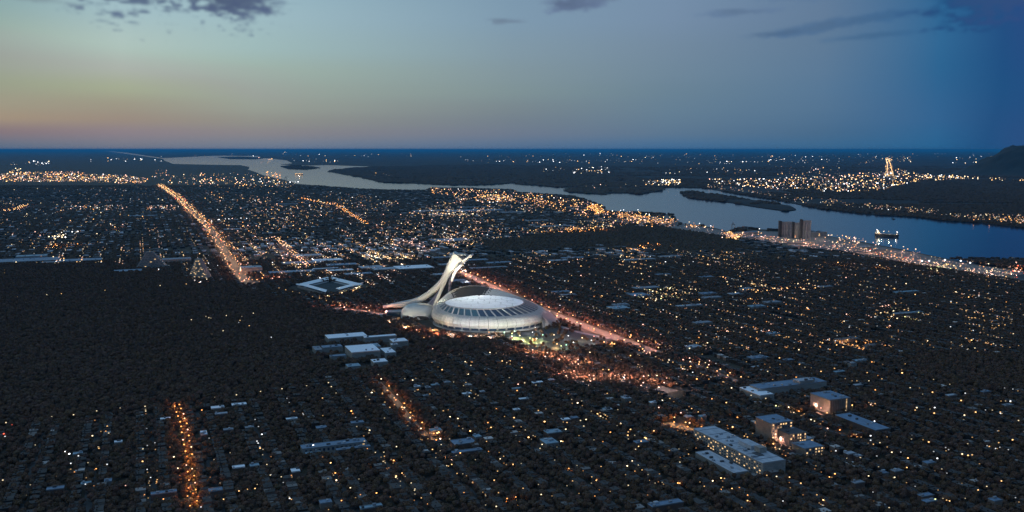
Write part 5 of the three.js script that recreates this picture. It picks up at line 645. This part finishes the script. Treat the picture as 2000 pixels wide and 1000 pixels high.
for (let i = -70; i <= 90; i++) for (const side of [-1, 1]) {
  const v = i * PITCH_V + side * 15;
  for (let u = -3900; u <= 300;) {
    const f = rr(7.5, 12); u += f + 0.4; const m = ((u % PITCH_U) + PITCH_U) % PITCH_U; if (m < 16) continue;
    const [x, z] = xz(u, v); if (z > -960 || z < -3800) continue;
    const [a, b] = pix(x, 0, z); if (a < -60 || a > 2060 || b > 1040 || inPark(a, b)) continue;
    if (isTaken(x, z) & 103 || rnd() < 0.1) continue;
    const q = rnd(); houses.push({ i, side, u, x, z, f, d: rr(10, 13), h: rr(6, 9.6), b, D: Math.hypot(x, z), tone: q < 0.02 ? rr(0.3, 0.6) : q < 0.07 ? rr(0.12, 0.22) : rr(0.03, 0.065), seen: a > 0 && a < 2000 && b < 1000 });
  }
}
houses.sort((a, b) => (b.seen - a.seen) || a.D - b.D);
const roofTones = [0.035, 0.05, 0.065, 0.18, 0.26, 0.42].map((k) => std([k * 1.1, k * 0.95, k * 0.85], 0.9));
const ORANGE_V = (() => { const p = at(370, 915); return uv(p.x, p.z)[1]; })(), nearest = houses.slice(0, 300), rowsOf = {};
nearest.forEach((o) => { const v = o.i * PITCH_V + o.side * 15; o.right = v > ORANGE_V; o.key = v; (rowsOf[v] ??= []).push(o); });
{ const ks = Object.keys(rowsOf).map(Number).sort((a, b) => a - b), r = ks.filter((k) => k > ORANGE_V), l = ks.filter((k) => k <= ORANGE_V).reverse(); for (const k of ks) rowsOf[k].sort((a, b) => b.u - a.u).forEach((o, n) => { o.n = n + 1; o.row = (o.right ? r : l).indexOf(k) + 1; }); }
nearest.forEach((o) => {
  const t = thing('row_house', `${o.tone > 0.25 ? 'pale' : o.tone > 0.1 ? 'grey' : 'dark'} row house, ${ordinal(o.n)} from the bottom, ${ordinal(o.row)} row ${o.right ? 'right' : 'left'} of the orange street`, 'house', [o.x, 0, o.z], GRID, 'dark row houses among the trees near the bottom edge');
  piece('wall', rnd() < 0.6 ? M.brick : M.brickPale, t, o.f, o.h - 0.4, o.d, 0, 0, 0);
  piece('roof', roofTones.reduce((p, q) => Math.abs(q.color.g - o.tone) < Math.abs(p.color.g - o.tone) ? q : p), t, o.f + 0.2, 0.5, o.d + 0.3, 0, o.h - 0.4, 0);
  piece('chimney', M.brick, t, 1, 1.4, 1, rr(-2, 2), o.h + 0.1, rr(-3, 3));
  if (rnd() < 0.16) piece('window', rnd() < 0.5 ? litPane : litPaneDim, t, 0.15, 1.3, 1.2, o.f / 2 + 0.05, rr(2, o.h - 3), rr(-3, 3));
});
stuff('house_rows', 'dark mass of row houses filling the city blocks', 'houses', houseGeo, houseMat, houses.slice(300).map((o) => mat(o.x, 0, o.z, o.f, o.h, o.d, GRID)), houses.slice(300).map((o) => rgb(o.tone * 1.1, o.tone * 0.96, o.tone * 0.86)));
{ // the far quarters, whole rows at a time
  const ms = [], cs = [];
  for (let i = -110; i <= 90; i++) for (const side of [-1, 1]) for (let u = -11500; u <= -1500;) {
    const f = rr(16, 46); u += f + rr(4, 22); const [x, z] = xz(u, i * PITCH_V + side * rr(14, 22)); if (z > -3800 || z < -11500) continue;
    const [a, b] = pix(x, 0, z); if (a < -40 || a > 2040 || inPark(a, b) || isTaken(x, z) & 7 || rnd() < 0.35 || !onLand(x, z)) continue;
    const q = rnd(), works = inside([[455, 470], [830, 462], [900, 500], [830, 540], [640, 548], [500, 545]], a, b) || inside([[1000, 494], [1260, 488], [1300, 525], [1050, 535]], a, b), k = q < (works ? 0.3 : 0.08) ? rr(0.35, 0.75) : q < (works ? 0.55 : 0.22) ? rr(0.15, 0.3) : rr(0.03, 0.08); ms.push(mat(x, 0, z, f, rr(7, 13), rr(12, 26), GRID)); cs.push(rgb(k * 0.95, k * 0.99, k * 1.06));
  }
  stuff('distant_house_rows', 'far mass of house rows and works towards the river', 'houses', houseGeo, houseMat, ms, cs);
}
// ---------------------------------------------------------------- trees
function crown(seed, leaves) {
  const r = mulberry(seed), core = new THREE.IcosahedronGeometry(0.82, 2), p = core.attributes.position; core.deleteAttribute('uv');
  for (let i = 0; i < p.count; i++) { const v = new V3().fromBufferAttribute(p, i).normalize(), n = 0.62 + 0.5 * fbm(v.x * 2 + 7 + seed, v.y * 2 + v.z * 1.7 + 3, seed, 3); v.multiplyScalar(n); p.setXYZ(i, v.x, v.y * 0.85, v.z); }
  const gs = [core.index ? core.toNonIndexed() : core];
  for (let k = 0; k < leaves; k++) { const u = r() * 2 - 1, a = r() * 6.283, s = Math.sqrt(1 - u * u), q = 0.68 + 0.34 * r(), g = new THREE.PlaneGeometry(0.2 + 0.16 * r(), 0.2 + 0.16 * r()); g.deleteAttribute('uv'); g.rotateX(r() * 3).rotateY(r() * 6).rotateZ(r() * 3).translate(q * s * Math.cos(a), q * u * 0.88, q * s * Math.sin(a)); gs.push(g.toNonIndexed()); }
  const g = mergeGeometries(gs.map((x) => { x.computeVertexNormals(); return x; })); return g;
}
const CROWNS = [crown(11, 110), crown(23, 90), crown(37, 130)];
const lump = (() => { const g = new THREE.IcosahedronGeometry(1, 2), p = g.attributes.position; for (let i = 0; i < p.count; i++) { const v = new V3().fromBufferAttribute(p, i), n = 0.66 + 0.7 * fbm(v.x * 2.2 + 9, v.y * 2.2 + v.z * 2 + 4, 61, 4); p.setXYZ(i, v.x * n, Math.max(-0.1, v.y * n), v.z * n); } g.computeVertexNormals(); return g; })();
// lamps stand clear of the crowns between them and the sky
for (const l of lampSpots) { markDisc(l.p.x, l.p.z, 4, 4); const d = Math.hypot(l.p.x, l.p.z); for (const k of [8]) markDisc(l.p.x - l.p.x / d * k, l.p.z - l.p.z / d * k, 3, 4); }
{
  const ms = [[], [], []], cs = [[], [], []], far = [], farC = [], isl = [], islC = [];
  const leafColour = (w = 0, f = 0.92) => { const k = rr(0.75, 1.2) * f * 0.72; return rgb(0.15 * k * (1 + w), 0.09 * k, 0.05 * k * rr(0.75, 1.2)); };
  const park = (x, z) => { const [a, b] = pix(x, 0, z); return inPark(a, b); };
  for (let z = -960; z > -3700;) {
    const st = z > -2400 ? 9 : 10.5; z -= st;
    const half = -z * 0.6 + 60;
    for (let x = -half; x < half; x += st) {
      const a = x + rr(-4, 4), b = z + rr(-4, 4), bit = isTaken(a, b), p = park(a, b);
      if (bit & 6) continue; if (bit & 32 && rnd() < 0.3 || bit & 64 && rnd() < 0.85) continue; if (bit & 1 && !(rnd() < 0.05) || bit & 16 && rnd() < 0.86 || bit & 8 && rnd() < 0.4) continue;
      if (!p && (rnd() < 0.1 || fbm(a / 150, b / 150, 15, 3) < 0.2)) continue;
      const r = p ? rr(3.6, 6.6) : rr(3, 5.8), h = p ? rr(6, 12) : rr(5.5, 10), k = Math.floor(rnd() * 3);
      ms[k].push(mat(a, h * 0.78, b, r, h * 0.52, r, rnd() * 6.28)); cs[k].push(leafColour(rnd() * 0.3));
    }
  }
  const T = ['woods of park and garden trees, rounded crowns', 'woods of park and garden trees, ragged crowns', 'woods of park and garden trees, broad crowns'];
  for (let k = 0; k < 3; k++) stuff('tree_canopy', T[k], 'trees', CROWNS[k], new THREE.MeshStandardMaterial({ roughness: 0.95 }), ms[k], cs[k]);
  for (let z = -3700; z > -11500;) {
    const st = z > -6000 ? 17 : 27; z -= st; const half = -z * 0.6 + 60;
    for (let x = -half; x < half; x += st) {
      const a = x + rr(-0.5, 0.5) * st, b = z + rr(-0.5, 0.5) * st; if (isTaken(a, b) & 119) continue; const p = park(a, b);
      if (!p && inside([[455, 480], [830, 470], [880, 505], [830, 540], [640, 548], [500, 545]], ...pix(a, 0, b)) && rnd() < 0.75) continue;
      if (!p && (rnd() < 0.3 || fbm(a / 260, b / 260, 15, 3) < 0.4) || !onLand(a, b)) continue;
      const r = rr(0.34, 0.62) * st; far.push(mat(a, rr(0, 3), b, r, rr(6, 12), r, rnd() * 6.28)); farC.push(leafColour(0, 0.68));
    }
  }
  stuff('distant_tree_canopy', 'far dark mass of garden and park trees before the river', 'trees', lump, new THREE.MeshStandardMaterial({ roughness: 0.95 }), far, farC);
  for (const k in ISLANDS) {
    const poly = ISLANDS[k].map(([x, y]) => { const p = at(x, y); return [p.x, p.z]; }), [x0, z0, x1, z1] = bounds(poly), st = k === 'big' || k === 'low' ? 70 : 38;
    for (let x = x0; x < x1; x += st) for (let z = z0; z < z1; z += st) { const a = x + rr(-0.5, 0.5) * st, b = z + rr(-0.5, 0.5) * st; if (!inside(poly, a, b) || rnd() < 0.12 || fbm(a / 500, b / 500, 3, 3) < 0.36) continue; const r = st * rr(0.45, 0.8); isl.push(mat(a, 0, b, r, rr(8, 17), r, rnd() * 6.28)); islC.push(leafColour(0.1, 0.5)); }
  }
  stuff('island_woods', 'dark woods covering the river islands', 'trees', lump, new THREE.MeshStandardMaterial({ roughness: 0.95 }), isl, islC);
  const bank = [], bankC = [], fs = FAR_SHORE.map(([x, y]) => { const p = at(x, y); return [p.x, p.z]; }), wild = [...fs, [fs[fs.length - 1][0] + 9000, fs[fs.length - 1][1] + 6000], [90000, -20000], [160000, -169000], [-73000, -169000]];
  for (let py = 325; py < 458; py += lerp(0.55, 1.5, (py - 325) / 130)) for (let px = 640; px < 2010; px += 3.2) { const p = at(px + rr(-2, 2), py + rr(-0.4, 0.4)); if (!inside(wild, p.x, p.z)) continue; const near = smooth(60, 5, py - 330); if (fbm(p.x / 900, p.z / 900, 44, 4) < 0.44 && py < 400 || rnd() < 0.25) continue; const r = -p.z * 0.0028 * rr(0.5, 1.1); bank.push(mat(p.x, 0, p.z, r, rr(8, 15), r, rnd() * 6)); bankC.push(leafColour(0.12, 0.5)); }
  stuff('far_bank_woods', 'dark woods and hedges spread over the far bank', 'trees', lump, new THREE.MeshStandardMaterial({ roughness: 0.95 }), bank, bankC);
  // the lamp-lit trees along the orange street, each a tree of its own
  const count = { '-1': 0, 1: 0 };
  ROADS.filter((r) => r.px[0][0] === 344).forEach((r) => along(r.px, 7, (p, d) => {
    const n = new V3(-d.z, 0, d.x);
    for (const s of [-1, 1]) {
      if (rnd() < 0.15) continue; const no = ++count[s], q = p.clone().addScaledVector(n, s * rr(1.2, 11)), h = rr(4.5, 7), w = rr(2.2, 3.8);
      const k = Math.floor(rnd() * 3), t = thing('street_tree', `orange lit street tree, ${ordinal(no)} from the top on the ${s < 0 ? 'right' : 'left'} of its street`, 'tree', q, rnd() * 6, 'trees along the orange street');
      part('trunk', cyl(0.32, 0.2, h * 0.6, 0, 0, 0, 6), M.bark, t); const c = part('crown', CROWNS[k], M.leafLit, t); c.scale.set(w, h * 0.42, w); c.position.y = h * 0.72;
    }
  }));
}
// ---------------------------------------------------------------- the lamps themselves
{
  const ok = lampSpots.filter((l) => { const d = l.p.length(); l.D = d; return d > 0; });
  const near = ok.filter((l) => l.D < 4200 && l.p.z < -1000).sort((a, b) => a.D - b.D), single = new Set(near.filter((l) => { const [a, b] = pix(l.p.x, 9, l.p.z); return a > 2 && a < 1998 && b < 998; }).slice(0, 300));
  const NAME = { sodium: 'orange', amber: 'amber', cream: 'cream', pink: 'pink', white: 'white', green: 'green', red: 'red', lime: 'yellow green' };
  const level = (s) => s < 0.6 ? 0 : s < 1.1 ? 1 : s < 1.5 ? 2 : 3, E = [0.5, 1.2, 2.4, 4.5], mats = {};
  const glowOf = (k, l) => mats[k + l] ??= glow(...hue(k, E[l]));
  const head = new THREE.SphereGeometry(1, 10, 8).scale(1, 0.7, 1), pole = cyl(0.16, 0.1, 1, 0, 0, 0, 6), arm = rod([0, 0, 0], [0, 0.25, 1.4], 0.08, 5);
  const SHORT = Object.fromEntries(ROADS.map((r) => [r.t, r.t.split(' ').slice(0, 6).join(' ').replace(/ (of|at|in|with|the|a|to|from|out|below|beside|into|its|down)$/, '').replace(/ (of|at|in|with|the|a|to|from|out)$/, '')])), order = {}, strip = (l) => { const k = Math.round((uv(l.p.x, l.p.z)[1] - ORANGE_V) / PITCH_V); return k === 0 ? 'in line with the orange street' : `${ordinal(Math.abs(k))} street ${k > 0 ? 'right' : 'left'} of the orange one`; };
  const WORD = ['faint', 'plain', 'bright', 'glaring'], rest = {};
  for (const l of ok) {
    const lv = level(l.s), h = l.h ?? rr(7.5, 9.5), r = 0.6 + l.D * (l.D > 9000 ? 0.00026 : 0.0003) * (0.75 + 0.35 * l.s);
    if (single.has(l)) {
      const where = l.road ? (l.road.n === 'avenue' ? 'broad avenue beside the stadium' : SHORT[l.road.t] ?? 'pink lit street') : 'tree-grown residential street';
      const spot = l.road ? (l.road.n === 'avenue' ? 'broad avenue beside the stadium' : SHORT[l.road.t] ?? 'pink lit street') : strip(l), key = spot, no = (order[key] = (order[key] ?? 0) + 1);
      const t = thing('street_lamp', `${WORD[lv]} ${NAME[l.hue]} lamp, ${ordinal(no)} from the near end, ${l.road ? where : strip(l)}`, 'street lamp', l.p, Math.atan2(l.p.x, l.p.z) + rr(-1, 1), `${NAME[l.hue]} street lamps, ${where}`);
      const p = part('pole', pole, M.steel, t); p.scale.set(1, h, 1); const a = part('arm', arm, M.steel, t); a.position.y = h - 0.1;
      const b = part('lamp', head, glowOf(l.hue, lv), t); b.scale.setScalar(r * 0.9); b.position.set(0, h + 0.2, 1.4);
    } else { const far = l.D > 4200; (rest[`${l.hue}|${lv}|${far}`] ??= []).push(mat(l.p.x, far ? (l.h ?? rr(6, 16)) + r : h, l.p.z, r, r * 0.75, r)); }
  }
  const oct = new THREE.OctahedronGeometry(1.15, 1);
  for (const k in rest) { const [h, l, far] = k.split('|'); stuff(far === 'true' ? 'distant_city_lights' : 'street_lights', `${far === 'true' ? 'far' : 'scattered'} mass of ${WORD[l]} ${NAME[h]} city lights`, 'lights', oct, glowOf(h, +l), rest[k]); }
}
renderer.render(scene, camera);
